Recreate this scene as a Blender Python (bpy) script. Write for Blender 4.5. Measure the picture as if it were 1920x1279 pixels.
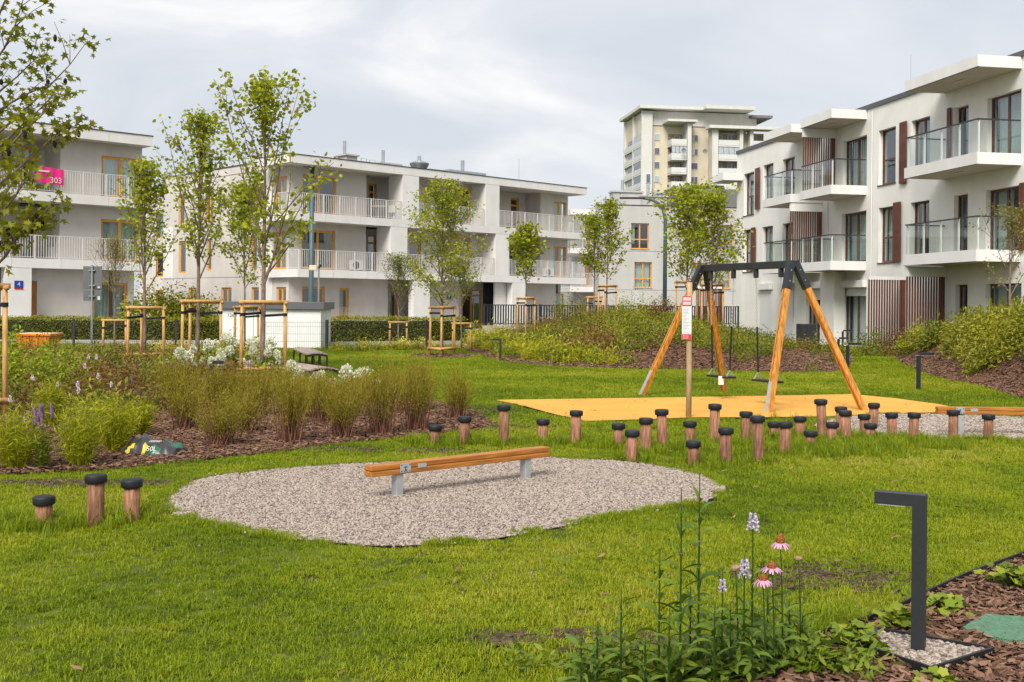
import bpy, math, random
import numpy as np
from mathutils import Vector, Matrix
from mathutils.geometry import delaunay_2d_cdt

random.seed(7); RNG = np.random.default_rng(7)
for o in list(bpy.data.objects): bpy.data.objects.remove(o)
SC = bpy.context.scene; COL = SC.collection
PI = math.pi

# ------------------------------------------------------------------ camera
F, HY, H, ROLL = 2050.0, 568.0, 1.65, -0.0087      # focal length and horizon in pixels of the 1920 px wide photograph, eye height
cd = bpy.data.cameras.new('camera'); cam = bpy.data.objects.new('camera', cd); COL.objects.link(cam)
cam.location = (0, 0, H); cam.rotation_euler = (PI/2, ROLL, 0)
cd.sensor_width = 36; cd.lens = 36*F/1920; cd.shift_y = (HY-639.5)/1920
cd.clip_start = .05; cd.clip_end = 6000
SC.camera = cam

# ------------------------------------------------------------------ sky and sun (bright overcast)
SUN_EL, SUN_AZ = math.radians(46), math.radians(198)   # azimuth clockwise from +Y: behind the camera, a little to its left
w = bpy.data.worlds.new('World'); SC.world = w; w.use_nodes = True
nt = w.node_tree; nt.nodes.clear(); N = nt.nodes.new; L = nt.links.new
out = N('ShaderNodeOutputWorld'); mixs = N('ShaderNodeMixShader')
b1 = N('ShaderNodeBackground'); b2 = N('ShaderNodeBackground')
sky = N('ShaderNodeTexSky'); sky.sky_type = 'NISHITA'; sky.sun_disc = False
sky.sun_elevation = SUN_EL; sky.sun_rotation = SUN_AZ; sky.air_density = 1.2; sky.dust_density = 3.0
L(sky.outputs[0], b1.inputs[0]); b1.inputs[1].default_value = .07
tc = N('ShaderNodeTexCoord'); mp = N('ShaderNodeMapping'); mp.inputs['Scale'].default_value = (1.6, 1.6, 3.6)
mp.inputs['Location'].default_value = (3.1, .4, 1.7)
L(tc.outputs['Generated'], mp.inputs[0])
n1 = N('ShaderNodeTexNoise'); n1.inputs['Scale'].default_value = 2.1; n1.inputs['Detail'].default_value = 10; n1.inputs['Roughness'].default_value = .52
n1.inputs['Distortion'].default_value = .6
L(mp.outputs[0], n1.inputs['Vector'])
cr = N('ShaderNodeValToRGB'); e = cr.color_ramp.elements
e[0].position = .37; e[0].color = (.61, .64, .695, 1); e[1].position = .63; e[1].color = (.87, .865, .86, 1)
m_ = cr.color_ramp.elements.new(.5); m_.color = (.70, .725, .765, 1)
L(n1.outputs['Fac'], cr.inputs[0]); L(cr.outputs[0], b2.inputs[0]); b2.inputs[1].default_value = .75
mixs.inputs[0].default_value = .9
L(b1.outputs[0], mixs.inputs[1]); L(b2.outputs[0], mixs.inputs[2]); L(mixs.outputs[0], out.inputs[0])
sl = bpy.data.lights.new('sun', 'SUN'); sl.energy = 2.9; sl.angle = math.radians(30); sl.color = (1, .95, .87)
sun = bpy.data.objects.new('sun', sl); COL.objects.link(sun)
sd = Vector((math.sin(SUN_AZ)*math.cos(SUN_EL), math.cos(SUN_AZ)*math.cos(SUN_EL), math.sin(SUN_EL)))
sun.rotation_euler = sd.to_track_quat('Z', 'Y').to_euler()
vs = SC.view_settings; vs.view_transform = 'Standard'; vs.look = 'None'; vs.gamma = 1; vs.use_curve_mapping = False; vs.exposure = 0.68
try:
    SC.cycles.max_bounces = 4; SC.cycles.diffuse_bounces = 2; SC.cycles.glossy_bounces = 2; SC.cycles.transparent_max_bounces = 12; SC.cycles.use_adaptive_sampling = True; SC.cycles.adaptive_threshold = .025; SC.cycles.use_denoising = True
except Exception: pass

# ------------------------------------------------------------------ photograph pixels -> places
CR, SR = math.cos(ROLL), math.sin(ROLL)
def ray(px, py):
    a, b = (px-960)/F, (HY-py)/F
    return Vector((a*CR+b*SR, 1, -a*SR+b*CR))
def G(px, py, z=0.0):                                # where that pixel meets level ground of height z
    d = ray(px, py); t = (z-H)/d.z
    return Vector((d.x*t, t, z))
def P(px, py, y):                                    # that pixel at distance y
    d = ray(px, py); return Vector((d.x*y, y, H+d.z*y))
def GP(pts): return [tuple(G(*p)[:2]) for p in pts]

# ------------------------------------------------------------------ materials
MATS = {}
def nodes(name):
    m = bpy.data.materials.new(name); m.use_nodes = True; t = m.node_tree; t.nodes.clear()
    o = t.nodes.new('ShaderNodeOutputMaterial'); p = t.nodes.new('ShaderNodeBsdfPrincipled')
    t.links.new(p.outputs[0], o.inputs[0]); return m, t, p, o
def M(name, col, rough=.6, var=.12, scale=4., metal=0., bump=0., bscale=60., spec=.4, stretch=(1, 1, 1), col2=None, detail=5, dirt=0., rand=0.):
    if name in MATS: return MATS[name]
    m, t, p, o = nodes(name); N, L = t.nodes.new, t.links.new
    c = N('ShaderNodeTexCoord'); mp = N('ShaderNodeMapping'); mp.inputs['Scale'].default_value = stretch
    L(c.outputs['Object'], mp.inputs[0])
    n = N('ShaderNodeTexNoise'); n.inputs['Scale'].default_value = scale; n.inputs['Detail'].default_value = detail
    L(mp.outputs[0], n.inputs['Vector'])
    r = N('ShaderNodeValToRGB'); a = r.color_ramp.elements
    c1 = col; c2 = col2 if col2 else col
    a[0].position = .3; a[1].position = .7
    a[0].color = tuple(x*(1-var) for x in c1)+(1,); a[1].color = tuple(min(1, x*(1+var)) for x in c2)+(1,)
    L(n.outputs['Fac'], r.inputs[0]); src = r.outputs[0]
    if dirt:
        n3 = N('ShaderNodeTexNoise'); n3.inputs['Scale'].default_value = .7; n3.inputs['Detail'].default_value = 8
        mp3 = N('ShaderNodeMapping'); mp3.inputs['Scale'].default_value = (1.6, 1.6, .35); L(c.outputs['Object'], mp3.inputs[0]); L(mp3.outputs[0], n3.inputs['Vector'])
        r3 = N('ShaderNodeValToRGB'); r3.color_ramp.elements[0].position = .35; r3.color_ramp.elements[1].position = .75
        r3.color_ramp.elements[0].color = (1-dirt, 1-dirt*1.05, 1-dirt*1.2, 1); r3.color_ramp.elements[1].color = (1, 1, 1, 1)
        L(n3.outputs['Fac'], r3.inputs[0])
        mx = N('ShaderNodeMix'); mx.data_type = 'RGBA'; mx.blend_type = 'MULTIPLY'; mx.inputs[0].default_value = 1
        L(src, mx.inputs[6]); L(r3.outputs[0], mx.inputs[7]); src = mx.outputs[2]
    if rand:
        oi = N('ShaderNodeObjectInfo'); hs = N('ShaderNodeHueSaturation'); mr = N('ShaderNodeMapRange'); mr.inputs[3].default_value = 1-rand; mr.inputs[4].default_value = 1+rand; L(oi.outputs['Random'], mr.inputs[0]); L(mr.outputs[0], hs.inputs['Value']); hs.inputs['Saturation'].default_value = .95; L(src, hs.inputs['Color']); src = hs.outputs[0]
    L(src, p.inputs['Base Color'])
    p.inputs['Roughness'].default_value = rough; p.inputs['Metallic'].default_value = metal; p.inputs['Specular IOR Level'].default_value = spec
    if bump:
        n2 = N('ShaderNodeTexNoise'); n2.inputs['Scale'].default_value = bscale; n2.inputs['Detail'].default_value = 4
        L(mp.outputs[0], n2.inputs['Vector'])
        b = N('ShaderNodeBump'); b.inputs['Strength'].default_value = bump; b.inputs['Distance'].default_value = .02
        L(n2.outputs['Fac'], b.inputs['Height']); L(b.outputs[0], p.inputs['Normal'])
    MATS[name] = m; return m
def leafmat(name, cols, trans=.3, rough=.5, inst=False, attr='var', spec=.25):
    """colour runs over the random value each leaf carries; with inst the scattered copy's own tint is averaged in"""
    if name in MATS: return MATS[name]
    if name[:5] in ('leaf_', 'cover'): cols = [(min(.8, c[0]*1.95), min(.8, c[1]*1.55), c[2]*1.2) for c in cols]
    m, t, p, o = nodes(name); N, L = t.nodes.new, t.links.new
    a = N('ShaderNodeAttribute'); a.attribute_name = attr; v = a.outputs['Fac']
    if inst:
        b = N('ShaderNodeAttribute'); b.attribute_type = 'INSTANCER'; b.attribute_name = 'tint'
        x = N('ShaderNodeMath'); x.operation = 'MULTIPLY_ADD'; x.inputs[1].default_value = .4
        y = N('ShaderNodeMath'); y.operation = 'MULTIPLY'; y.inputs[1].default_value = .6
        L(b.outputs['Fac'], y.inputs[0]); L(v, x.inputs[0]); L(y.outputs[0], x.inputs[2]); v = x.outputs[0]
    r = N('ShaderNodeValToRGB'); el = r.color_ramp.elements
    while len(el) < len(cols): el.new(.5)
    for i, c in enumerate(cols): el[i].position = i/(len(cols)-1); el[i].color = tuple(c)+(1,)
    L(v, r.inputs[0]); L(r.outputs[0], p.inputs['Base Color'])
    p.inputs['Roughness'].default_value = rough; p.inputs['Specular IOR Level'].default_value = spec
    if trans:
        tr = N('ShaderNodeBsdfTranslucent'); mx = N('ShaderNodeMixShader'); mx.inputs[0].default_value = trans
        L(r.outputs[0], tr.inputs[0]); L(p.outputs[0], mx.inputs[1]); L(tr.outputs[0], mx.inputs[2]); L(mx.outputs[0], o.inputs[0])
    MATS[name] = m; return m
def glassmat(name, tint, base=.06, ior=1.5, diffuse=None):
    if name in MATS: return MATS[name]
    m, t, p, o = nodes(name); N, L = t.nodes.new, t.links.new
    t.nodes.remove(p)
    tr = N('ShaderNodeBsdfTransparent'); tr.inputs[0].default_value = tint+(1,)
    g = N('ShaderNodeBsdfGlossy'); g.inputs['Roughness'].default_value = .015; g.inputs[0].default_value = (.9, .95, 1, 1)
    f = N('ShaderNodeFresnel'); f.inputs[0].default_value = ior
    ad = N('ShaderNodeMath'); ad.operation = 'ADD'; ad.inputs[1].default_value = base; ad.use_clamp = True
    L(f.outputs[0], ad.inputs[0])
    ge = N('ShaderNodeNewGeometry'); iv = N('ShaderNodeMath'); iv.operation = 'SUBTRACT'; iv.inputs[0].default_value = 1; L(ge.outputs['Backfacing'], iv.inputs[1])
    mu = N('ShaderNodeMath'); mu.operation = 'MULTIPLY'; L(ad.outputs[0], mu.inputs[0]); L(iv.outputs[0], mu.inputs[1]); ad = mu
    mx = N('ShaderNodeMixShader'); L(ad.outputs[0], mx.inputs[0]); L(tr.outputs[0], mx.inputs[1]); L(g.outputs[0], mx.inputs[2]); L(mx.outputs[0], o.inputs[0])
    MATS[name] = m; return m

# ------------------------------------------------------------------ mesh building
class MB:
    def __init__(s): s.v = []; s.f = []; s.a = []
    def add(s, v, f, a=0.):
        k = len(s.v); s.v += [tuple(x) for x in v]; s.f += [tuple(i+k for i in q) for q in f]; s.a += [a]*len(f); return s
    def box(s, x0, x1, y0, y1, z0, z1, a=0.):
        v = [(x0, y0, z0), (x1, y0, z0), (x1, y1, z0), (x0, y1, z0), (x0, y0, z1), (x1, y0, z1), (x1, y1, z1), (x0, y1, z1)]
        return s.add(v, [(3, 2, 1, 0), (4, 5, 6, 7), (0, 1, 5, 4), (1, 2, 6, 5), (2, 3, 7, 6), (3, 0, 4, 7)], a)
    def bar(s, p, q, wx, wz, up=(0, 0, 1)):
        """square-section bar from p to q, wx wide, wz high"""
        p, q = Vector(p), Vector(q); d = (q-p).normalized(); u = Vector(up)
        if abs(d.dot(u)) > .99: u = Vector((0, 1, 0))
        r = d.cross(u).normalized(); u = r.cross(d).normalized()
        v = [e+r*(sx*wx/2)+u*(sz*wz/2) for e in (p, q) for sx, sz in ((-1, -1), (1, -1), (1, 1), (-1, 1))]
        return s.add(v, [(3, 2, 1, 0), (4, 5, 6, 7), (0, 1, 5, 4), (1, 2, 6, 5), (2, 3, 7, 6), (3, 0, 4, 7)])
    def tube(s, pts, rad, n=8, cap=True, a=0.):
        pts = [Vector(p) for p in pts]; k = len(pts)
        if not hasattr(rad, '__len__'): rad = [rad]*k
        v, f = [], []; ref = Vector((1, 0, 0))
        for i, p in enumerate(pts):
            d = (pts[min(i+1, k-1)]-pts[max(i-1, 0)]).normalized()
            if abs(d.dot(ref)) > .95: ref = Vector((0, 1, 0)) if abs(d.y) < .9 else Vector((0, 0, 1))
            x = (ref-d*ref.dot(d)).normalized(); y = d.cross(x); ref = x
            v += [p+(x*math.cos(2*PI*j/n)+y*math.sin(2*PI*j/n))*rad[i] for j in range(n)]
        for i in range(k-1):
            for j in range(n): f.append((i*n+j, i*n+(j+1) % n, (i+1)*n+(j+1) % n, (i+1)*n+j))
        if cap: f += [tuple(range(n-1, -1, -1)), tuple(range((k-1)*n, k*n))]
        return s.add(v, f, a)
    def lathe(s, prof, n=20, c=(0, 0, 0)):
        v, f = [], []
        for r, z in prof: v += [(c[0]+r*math.cos(2*PI*j/n), c[1]+r*math.sin(2*PI*j/n), c[2]+z) for j in range(n)]
        for i in range(len(prof)-1):
            for j in range(n): f.append((i*n+j, i*n+(j+1) % n, (i+1)*n+(j+1) % n, (i+1)*n+j))
        f += [tuple(range(n-1, -1, -1)), tuple(range((len(prof)-1)*n, len(prof)*n))]
        return s.add(v, f)
    def prism(s, poly, z0, z1):
        n = len(poly); v = [(x, y, z0) for x, y in poly]+[(x, y, z1) for x, y in poly]
        return s.add(v, [tuple(range(n-1, -1, -1)), tuple(range(n, 2*n))]+[(i, (i+1) % n, n+(i+1) % n, n+i) for i in range(n)])
    def mesh(s, name, mat, smooth=False, attr=False):
        me = bpy.data.meshes.new(name); me.from_pydata(s.v, [], s.f)
        if mat: me.materials.append(mat)
        if attr:
            at = me.attributes.new('var', 'FLOAT', 'FACE'); at.data.foreach_set('value', np.array(s.a, dtype=np.float32))
        if smooth: me.polygons.foreach_set('use_smooth', [True]*len(me.polygons))
        me.update(); return me
    def build(s, name, mat, parent=None, smooth=False, bevel=0., attr=False, auto=False):
        o = bpy.data.objects.new(name, s.mesh(name, mat, smooth or auto, attr)); COL.objects.link(o); o.parent = parent
        if bevel:
            b = o.modifiers.new('bevel', 'BEVEL'); b.width = bevel; b.segments = 2; b.limit_method = 'ANGLE'; b.angle_limit = .6
        if auto:
            try: o.data.set_sharp_from_angle(angle=math.radians(40))
            except Exception: pass
        return o
def tag(o, label=None, cat=None, group=None, kind=None):
    if label: o['label'] = label
    if cat: o['category'] = cat
    if group: o['group'] = group
    if kind: o['kind'] = kind
    return o
def thing(name, label, cat, loc=(0, 0, 0), rz=0., group=None):
    o = bpy.data.objects.new(name, None); COL.objects.link(o); o.location = loc; o.rotation_euler = (0, 0, rz); o.empty_display_size = .1
    return tag(o, label, cat, group)
def inst(me, name, parent=None, loc=(0, 0, 0), rot=(0, 0, 0), scale=(1, 1, 1)):
    o = bpy.data.objects.new(name, me); COL.objects.link(o); o.parent = parent; o.location = loc; o.rotation_euler = rot; o.scale = scale; return o
def npmesh(name, V, Fc, mat, var=None, smooth=False):
    """mesh from a vertex array and a face array of one face size"""
    V = np.asarray(V, dtype=np.float32); Fc = np.asarray(Fc, dtype=np.int32); k = Fc.shape[1]
    me = bpy.data.meshes.new(name); me.vertices.add(len(V)); me.vertices.foreach_set('co', V.ravel())
    me.loops.add(Fc.size); me.loops.foreach_set('vertex_index', Fc.ravel())
    me.polygons.add(len(Fc)); me.polygons.foreach_set('loop_start', np.arange(0, Fc.size, k, dtype=np.int32))
    me.polygons.foreach_set('loop_total', np.full(len(Fc), k, dtype=np.int32))
    if var is not None:
        at = me.attributes.new('var', 'FLOAT', 'FACE'); at.data.foreach_set('value', np.asarray(var, dtype=np.float32))
    me.materials.append(mat)
    if smooth: me.polygons.foreach_set('use_smooth', np.ones(len(Fc), dtype=bool))
    me.update(calc_edges=True); me.validate(); return me
def text(name, body, size, mat, parent, loc, rot, depth=.002):
    cu = bpy.data.curves.new(name, 'FONT'); cu.body = body; cu.size = size; cu.extrude = depth; cu.align_x = 'CENTER'; cu.align_y = 'CENTER'; cu.resolution_u = 3
    tmp = bpy.data.objects.new(name+'_t', cu); COL.objects.link(tmp)
    dg = bpy.context.evaluated_depsgraph_get(); me = bpy.data.meshes.new_from_object(tmp.evaluated_get(dg)); bpy.data.objects.remove(tmp)
    me.materials.clear(); me.materials.append(mat)
    return inst(me, name, parent, loc, rot)

# ------------------------------------------------------------------ polygons, terrain
def catmull(pts, n=6):
    p = [np.array(q, float) for q in pts]; k = len(p); r = []
    for i in range(k):
        a, b, c, d = p[i-1], p[i], p[(i+1) % k], p[(i+2) % k]
        for j in range(n):
            t = j/n; r.append(tuple(.5*((2*b)+(c-a)*t+(2*a-5*b+4*c-d)*t*t+(3*b-a-3*c+d)*t**3)))
    return r
def inside(poly, x, y):
    x, y = np.asarray(x, float), np.asarray(y, float); r = np.zeros(x.shape, bool); n = len(poly)
    for i in range(n):
        (x0, y0), (x1, y1) = poly[i-1], poly[i]
        if y0 == y1: continue
        r ^= ((y0 > y) != (y1 > y)) & (x < (x1-x0)*(y-y0)/(y1-y0)+x0)
    return r
def edged(poly, x, y):
    x, y = np.asarray(x, float), np.asarray(y, float); d = np.full(x.shape, 1e9); n = len(poly)
    for i in range(n):
        (x0, y0), (x1, y1) = poly[i-1], poly[i]; dx, dy = x1-x0, y1-y0; l = dx*dx+dy*dy+1e-12
        t = np.clip(((x-x0)*dx+(y-y0)*dy)/l, 0, 1); d = np.minimum(d, np.hypot(x-x0-t*dx, y-y0-t*dy))
    return d
def ss(t): t = np.clip(t, 0, 1); return t*t*(3-2*t)
PIT1 = catmull(GP([(301, 946), (320, 920), (362, 903), (430, 890), (540, 878), (690, 869), (860, 862), (1000, 859), (1100, 862), (1200, 870), (1290, 884), (1342, 899),
                   (1362, 914), (1350, 932), (1300, 947), (1220, 958), (1120, 975), (1020, 995), (920, 1012), (820, 1021), (720, 1025), (620, 1018), (520, 1007), (420, 990), (345, 972)]))
PIT2 = catmull(GP([(1528, 797), (1570, 785), (1640, 778), (1760, 778), (1900, 783), (2080, 795), (2100, 820), (1950, 827), (1830, 825), (1720, 824), (1610, 818), (1550, 808)]))
RUBBER = GP([(930, 752), (1200, 748), (1440, 744), (1600, 741), (1680, 749), (1760, 760), (1800, 768), (1790, 775), (1640, 778), (1560, 783), (1420, 785), (1300, 785), (1200, 789), (1098, 792), (1040, 779), (985, 764)])
BEDL = GP([(-160, 906), (0, 890), (110, 886), (200, 881), (330, 867), (470, 853), (600, 837), (720, 824), (830, 812), (900, 803), (928, 797), (895, 776), (800, 744), (720, 727), (640, 714),
           (585, 700), (520, 684), (470, 672), (420, 666), (250, 666), (0, 668), (-260, 690)])
BED_NEAR = GP([(1385, 1300), (1440, 1246), (1484, 1219), (1570, 1190), (1658, 1162), (1740, 1122), (1815, 1087), (1920, 1048), (2060, 1000), (2100, 1330), (1800, 1350), (1385, 1350)])
M1F = GP([(852, 650), (890, 664), (935, 677), (1000, 685), (1080, 689), (1180, 692), (1350, 695), (1480, 699), (1560, 699), (1592, 690), (1602, 668)])
MOUND1 = [(M1F[0][0]-.4, 46.0)]+M1F+[(11.2, 40.0), (9.5, 50.0), (6, 57), (1, 57)]
M2F = GP([(1645, 652), (1690, 682), (1750, 706), (1830, 723), (1920, 747), (2080, 790)])
MOUND2 = M2F+[(14.2, 17.0), (13.6, 27.0), (13.3, 33.0), (12.9, 37.5)]
def hgt(x, y):
    x, y = np.asarray(x, float), np.asarray(y, float)
    h = 1.2*ss(edged(MOUND1, x, y)/8.0)*inside(MOUND1, x, y)
    h = h+1.25*ss(edged(MOUND2, x, y)/1.9)*inside(MOUND2, x, y)
    return h
def h1(x, y): return float(hgt(np.array([x]), np.array([y]))[0])
def on(p, dz=0.): return Vector((p[0], p[1], h1(p[0], p[1])+dz))
def sheet(name, poly, step, dz, mat, parent=None):
    """a sheet of ground inside the outline, lying dz above the terrain"""
    xs, ys = [p[0] for p in poly], [p[1] for p in poly]
    gx, gy = np.meshgrid(np.arange(min(xs), max(xs), step), np.arange(min(ys), max(ys), step)); gx, gy = gx.ravel(), gy.ravel()
    k = inside(poly, gx, gy) & (edged(poly, gx, gy) > step*.4)
    pts = [Vector(p) for p in poly]+[Vector((a, b)) for a, b in zip(gx[k], gy[k])]; n = len(poly)
    v, _, f = delaunay_2d_cdt(pts, [(i, (i+1) % n) for i in range(n)], [], 1, 1e-5)[:3]
    xa, ya = np.array([p.x for p in v]), np.array([p.y for p in v])
    me = bpy.data.meshes.new(name); me.from_pydata(list(zip(xa, ya, hgt(xa, ya)+dz)), [], [tuple(q) for q in f]); me.materials.append(mat)
    me.polygons.foreach_set('use_smooth', [True]*len(me.polygons))
    o = bpy.data.objects.new(name, me); COL.objects.link(o); o.parent = parent
    return tag(o, kind='structure') if parent is None else o

# ------------------------------------------------------------------ scattering (one object, many real copies)
def scatter(name, templates, pts, rot, scl, tint, label=None, cat=None, kind='stuff', idx=None):
    n = len(pts); me = bpy.data.meshes.new(name); me.vertices.add(n); me.vertices.foreach_set('co', np.asarray(pts, np.float32).ravel())
    for nm, ty, fld, arr in (('rot', 'FLOAT_VECTOR', 'vector', rot), ('scl', 'FLOAT_VECTOR', 'vector', scl), ('tint', 'FLOAT', 'value', tint)):
        a = me.attributes.new(nm, ty, 'POINT'); a.data.foreach_set(fld, np.asarray(arr, np.float32).ravel())
    a = me.attributes.new('pick', 'INT', 'POINT'); a.data.foreach_set('value', (RNG.integers(0, len(templates), n) if idx is None else np.asarray(idx)).astype(np.int32))
    o = bpy.data.objects.new(name, me); COL.objects.link(o)
    g = bpy.data.node_groups.new(name+'_scatter', 'GeometryNodeTree')
    g.interface.new_socket('Geometry', in_out='INPUT', socket_type='NodeSocketGeometry'); g.interface.new_socket('Geometry', in_out='OUTPUT', socket_type='NodeSocketGeometry')
    N, L = g.nodes.new, g.links.new; gi, go = N('NodeGroupInput'), N('NodeGroupOutput'); ip = N('GeometryNodeInstanceOnPoints')
    gti = N('GeometryNodeGeometryToInstance')
    for t in reversed(templates):
        ob = bpy.data.objects.new(name+'_template', t)
        oi = N('GeometryNodeObjectInfo'); oi.inputs['Object'].default_value = ob; oi.inputs['As Instance'].default_value = False; L(oi.outputs['Geometry'], gti.inputs[0])
    if len(templates) > 1:
        g.nodes.remove(gti); j = N('GeometryNodeJoinGeometry')
        for t in [x for x in g.nodes if x.type == 'OBJECT_INFO']:
            q = N('GeometryNodeGeometryToInstance'); L(t.outputs['Geometry'], q.inputs[0]); L(q.outputs[0], j.inputs[0])
        src = j.outputs[0]
    else: src = gti.outputs[0]
    def na(nm, ty):
        q = N('GeometryNodeInputNamedAttribute'); q.data_type = ty; q.inputs[0].default_value = nm; return q.outputs[0]
    L(gi.outputs[0], ip.inputs['Points']); L(src, ip.inputs['Instance']); ip.inputs['Pick Instance'].default_value = True
    L(na('pick', 'INT'), ip.inputs['Instance Index']); L(na('rot', 'FLOAT_VECTOR'), ip.inputs['Rotation']); L(na('scl', 'FLOAT_VECTOR'), ip.inputs['Scale'])
    L(ip.outputs[0], go.inputs[0])
    md = o.modifiers.new('scatter', 'NODES'); md.node_group = g
    return tag(o, label, cat, kind=kind)
def noise2(x, y, s, seed=0):
    """smooth value noise, 0..1"""
    r = np.random.default_rng(seed); T = r.random((64, 64)); u, v = np.asarray(x)*s+100, np.asarray(y)*s+100
    i, j = np.floor(u).astype(int), np.floor(v).astype(int); a, b = ss(u-i), ss(v-j)
    g = lambda p, q: T[p % 64, q % 64]
    return (g(i, j)*(1-a)+g(i+1, j)*a)*(1-b)+(g(i, j+1)*(1-a)+g(i+1, j+1)*a)*b
# ================================================================== ground
def axis(a, b, st, far):
    c = list(np.arange(a, b+1e-6, st)); d = st
    while c[-1] < far: d *= 1.35; c.append(c[-1]+d)
    d = st
    while c[0] > -far: d *= 1.35; c.insert(0, c[0]-d)
    return np.array(c)
ax, ay = axis(-26, 26, .5, 2500), axis(-4, 62, .5, 2800)
gx, gy = np.meshgrid(ax, ay); gz = hgt(gx, gy)
gz = gz-.07*(inside(MOUND1, gx, gy) | inside(MOUND2, gx, gy))*(gz > .02)+(noise2(gx, gy, .35, 3)-.5)*.02*(gy < 60)-.012
k = len(ax); idx = np.arange(gx.size).reshape(gx.shape)
q = np.stack([idx[:-1, :-1], idx[:-1, 1:], idx[1:, 1:], idx[1:, :-1]], -1).reshape(-1, 4)
m_soil = M('lawn_soil', (.050, .066, .012), .95, .5, 1.1, col2=(.085, .105, .016), bump=.6, bscale=30, spec=.1, detail=9)
tag(inst(npmesh('ground', np.stack([gx.ravel(), gy.ravel(), gz.ravel()], -1), q, m_soil, smooth=True), 'ground'), kind='structure')
m_pave = M('paver_grey', (.33, .32, .31), .85, .12, 2.0, bump=.15, dirt=.2)
mb = MB().add([(-70, 39, .018), (-3.6, 39, .018), (-3.6, 60, .018), (14, 62, .018), (24, 130, .018), (-70, 130, .018)], [(0, 1, 2, 3, 4, 5)]); tag(mb.build('pavement', m_pave), kind='structure')

m_mulch = M('bark_mulch', (.075, .036, .022), .95, .5, 14, col2=(.16, .085, .055), bump=1, bscale=35, spec=.1, detail=8)
m_gravel = M('gravel_base', (.22, .19, .17), .95, .35, 60, bump=.8, bscale=90, spec=.1)
m_rubber = M('yellow_rubber', (.64, .325, .065), .9, .12, 110, col2=(.76, .40, .09), bump=.25, bscale=160, spec=.15, dirt=.16)
sheet('mulch_bed', BEDL, .8, .006, m_mulch); sheet('mulch_bed', MOUND1, .5, .0, m_mulch); sheet('mulch_bed', MOUND2, .4, .0, m_mulch); sheet('mulch_bed', BED_NEAR, .4, .008, m_mulch)
sheet('gravel_pit', PIT1, .5, .004, m_gravel); sheet('gravel_pit', PIT2, .5, .004, m_gravel)
sheet('rubber_surface', RUBBER, .5, .02, m_rubber)
PAD = GP([(1643, 1196), (1862, 1235), (1746, 1273), (1638, 1236)])
sheet('gravel_pad', PAD, .1, .03, m_gravel)
TREE_RING = G(832, 668); RING = [(TREE_RING.x+1.0*math.cos(a)*(1+.1*math.sin(3*a)), TREE_RING.y+1.3*math.sin(a)) for a in np.linspace(0, 2*PI, 20)[:-1]]
sheet('mulch_bed', RING, .4, .01, m_mulch)

# black plastic edging strips
m_edge = M('black_plastic', (.012, .012, .013), .5, .2, 8)
def strip(name, pts, h, th, mat, parent=None, closed=True):
    mb = MB(); n = len(pts)
    for i in range(n if closed else n-1):
        a, b = pts[i], pts[(i+1) % n]; mb.bar((a[0], a[1], h/2-.02), (b[0], b[1], h/2-.02), th, h+.04)
    return mb.build(name, mat, parent)
pc = sum(p[1] for p in PIT1)/len(PIT1); i0 = next(i for i in range(len(PIT1)) if PIT1[i][1] > pc-.25 and PIT1[i-1][1] <= pc-.25); arc = [PIT1[(i0+j) % len(PIT1)] for j in range(len(PIT1))]; arc = [p for p in arc if p[1] > pc-.25]
tag(strip('lawn_edging', arc, .016, .012, m_edge, closed=False), 'black plastic edging strip along the far side of the oval gravel pit', 'edging')
tag(strip('lawn_edging', BED_NEAR[1:9], .05, .012, m_edge, closed=False), 'black plastic edging between lawn and the bark bed with the lamp', 'edging')
tag(strip('lawn_edging', PAD, .055, .014, m_edge), 'black edging frame round the small gravel pad of the garden lamp', 'edging')

# ------------------------------------------------------------------ pebbles
def pebbles(n, seed):
    r = np.random.default_rng(seed); res = []
    t = (1+5**.5)/2
    V = np.array([(-1, t, 0), (1, t, 0), (-1, -t, 0), (1, -t, 0), (0, -1, t), (0, 1, t), (0, -1, -t), (0, 1, -t), (t, 0, -1), (t, 0, 1), (-t, 0, -1), (-t, 0, 1)], float); V /= np.linalg.norm(V[0])
    Fc = [(0, 11, 5), (0, 5, 1), (0, 1, 7), (0, 7, 10), (0, 10, 11), (1, 5, 9), (5, 11, 4), (11, 10, 2), (10, 7, 6), (7, 1, 8), (3, 9, 4), (3, 4, 2), (3, 2, 6), (3, 6, 8), (3, 8, 9), (4, 9, 5), (2, 4, 11), (6, 2, 10), (8, 6, 7), (9, 8, 1)]
    for i in range(n):
        W = V*np.array([1, r.uniform(.6, .9), r.uniform(.45, .7)])*(1+r.uniform(-.22, .22, (12, 1)))
        res.append(npmesh('pebble', W, Fc, m_peb, np.zeros(20)))
    return res
m_peb = leafmat('pebble_stone', [(.10, .085, .075), (.26, .21, .175), (.37, .305, .255), (.43, .37, .315), (.32, .235, .185), (.56, .50, .44)], 0, .8, inst=True, spec=.2)
PEB = pebbles(5, 4)
def poly_points(poly, dens, ymax=1e9, seed=1):
    r = np.random.default_rng(seed); xs, ys = [p[0] for p in poly], [p[1] for p in poly]
    n = int((max(xs)-min(xs))*(max(ys)-min(ys))*dens); x, y = r.uniform(min(xs), max(xs), n), r.uniform(min(ys), max(ys), n)
    k = inside(poly, x, y) & (y < ymax) & (np.abs(x) < .52*y+2.0); return x[k], y[k]
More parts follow.
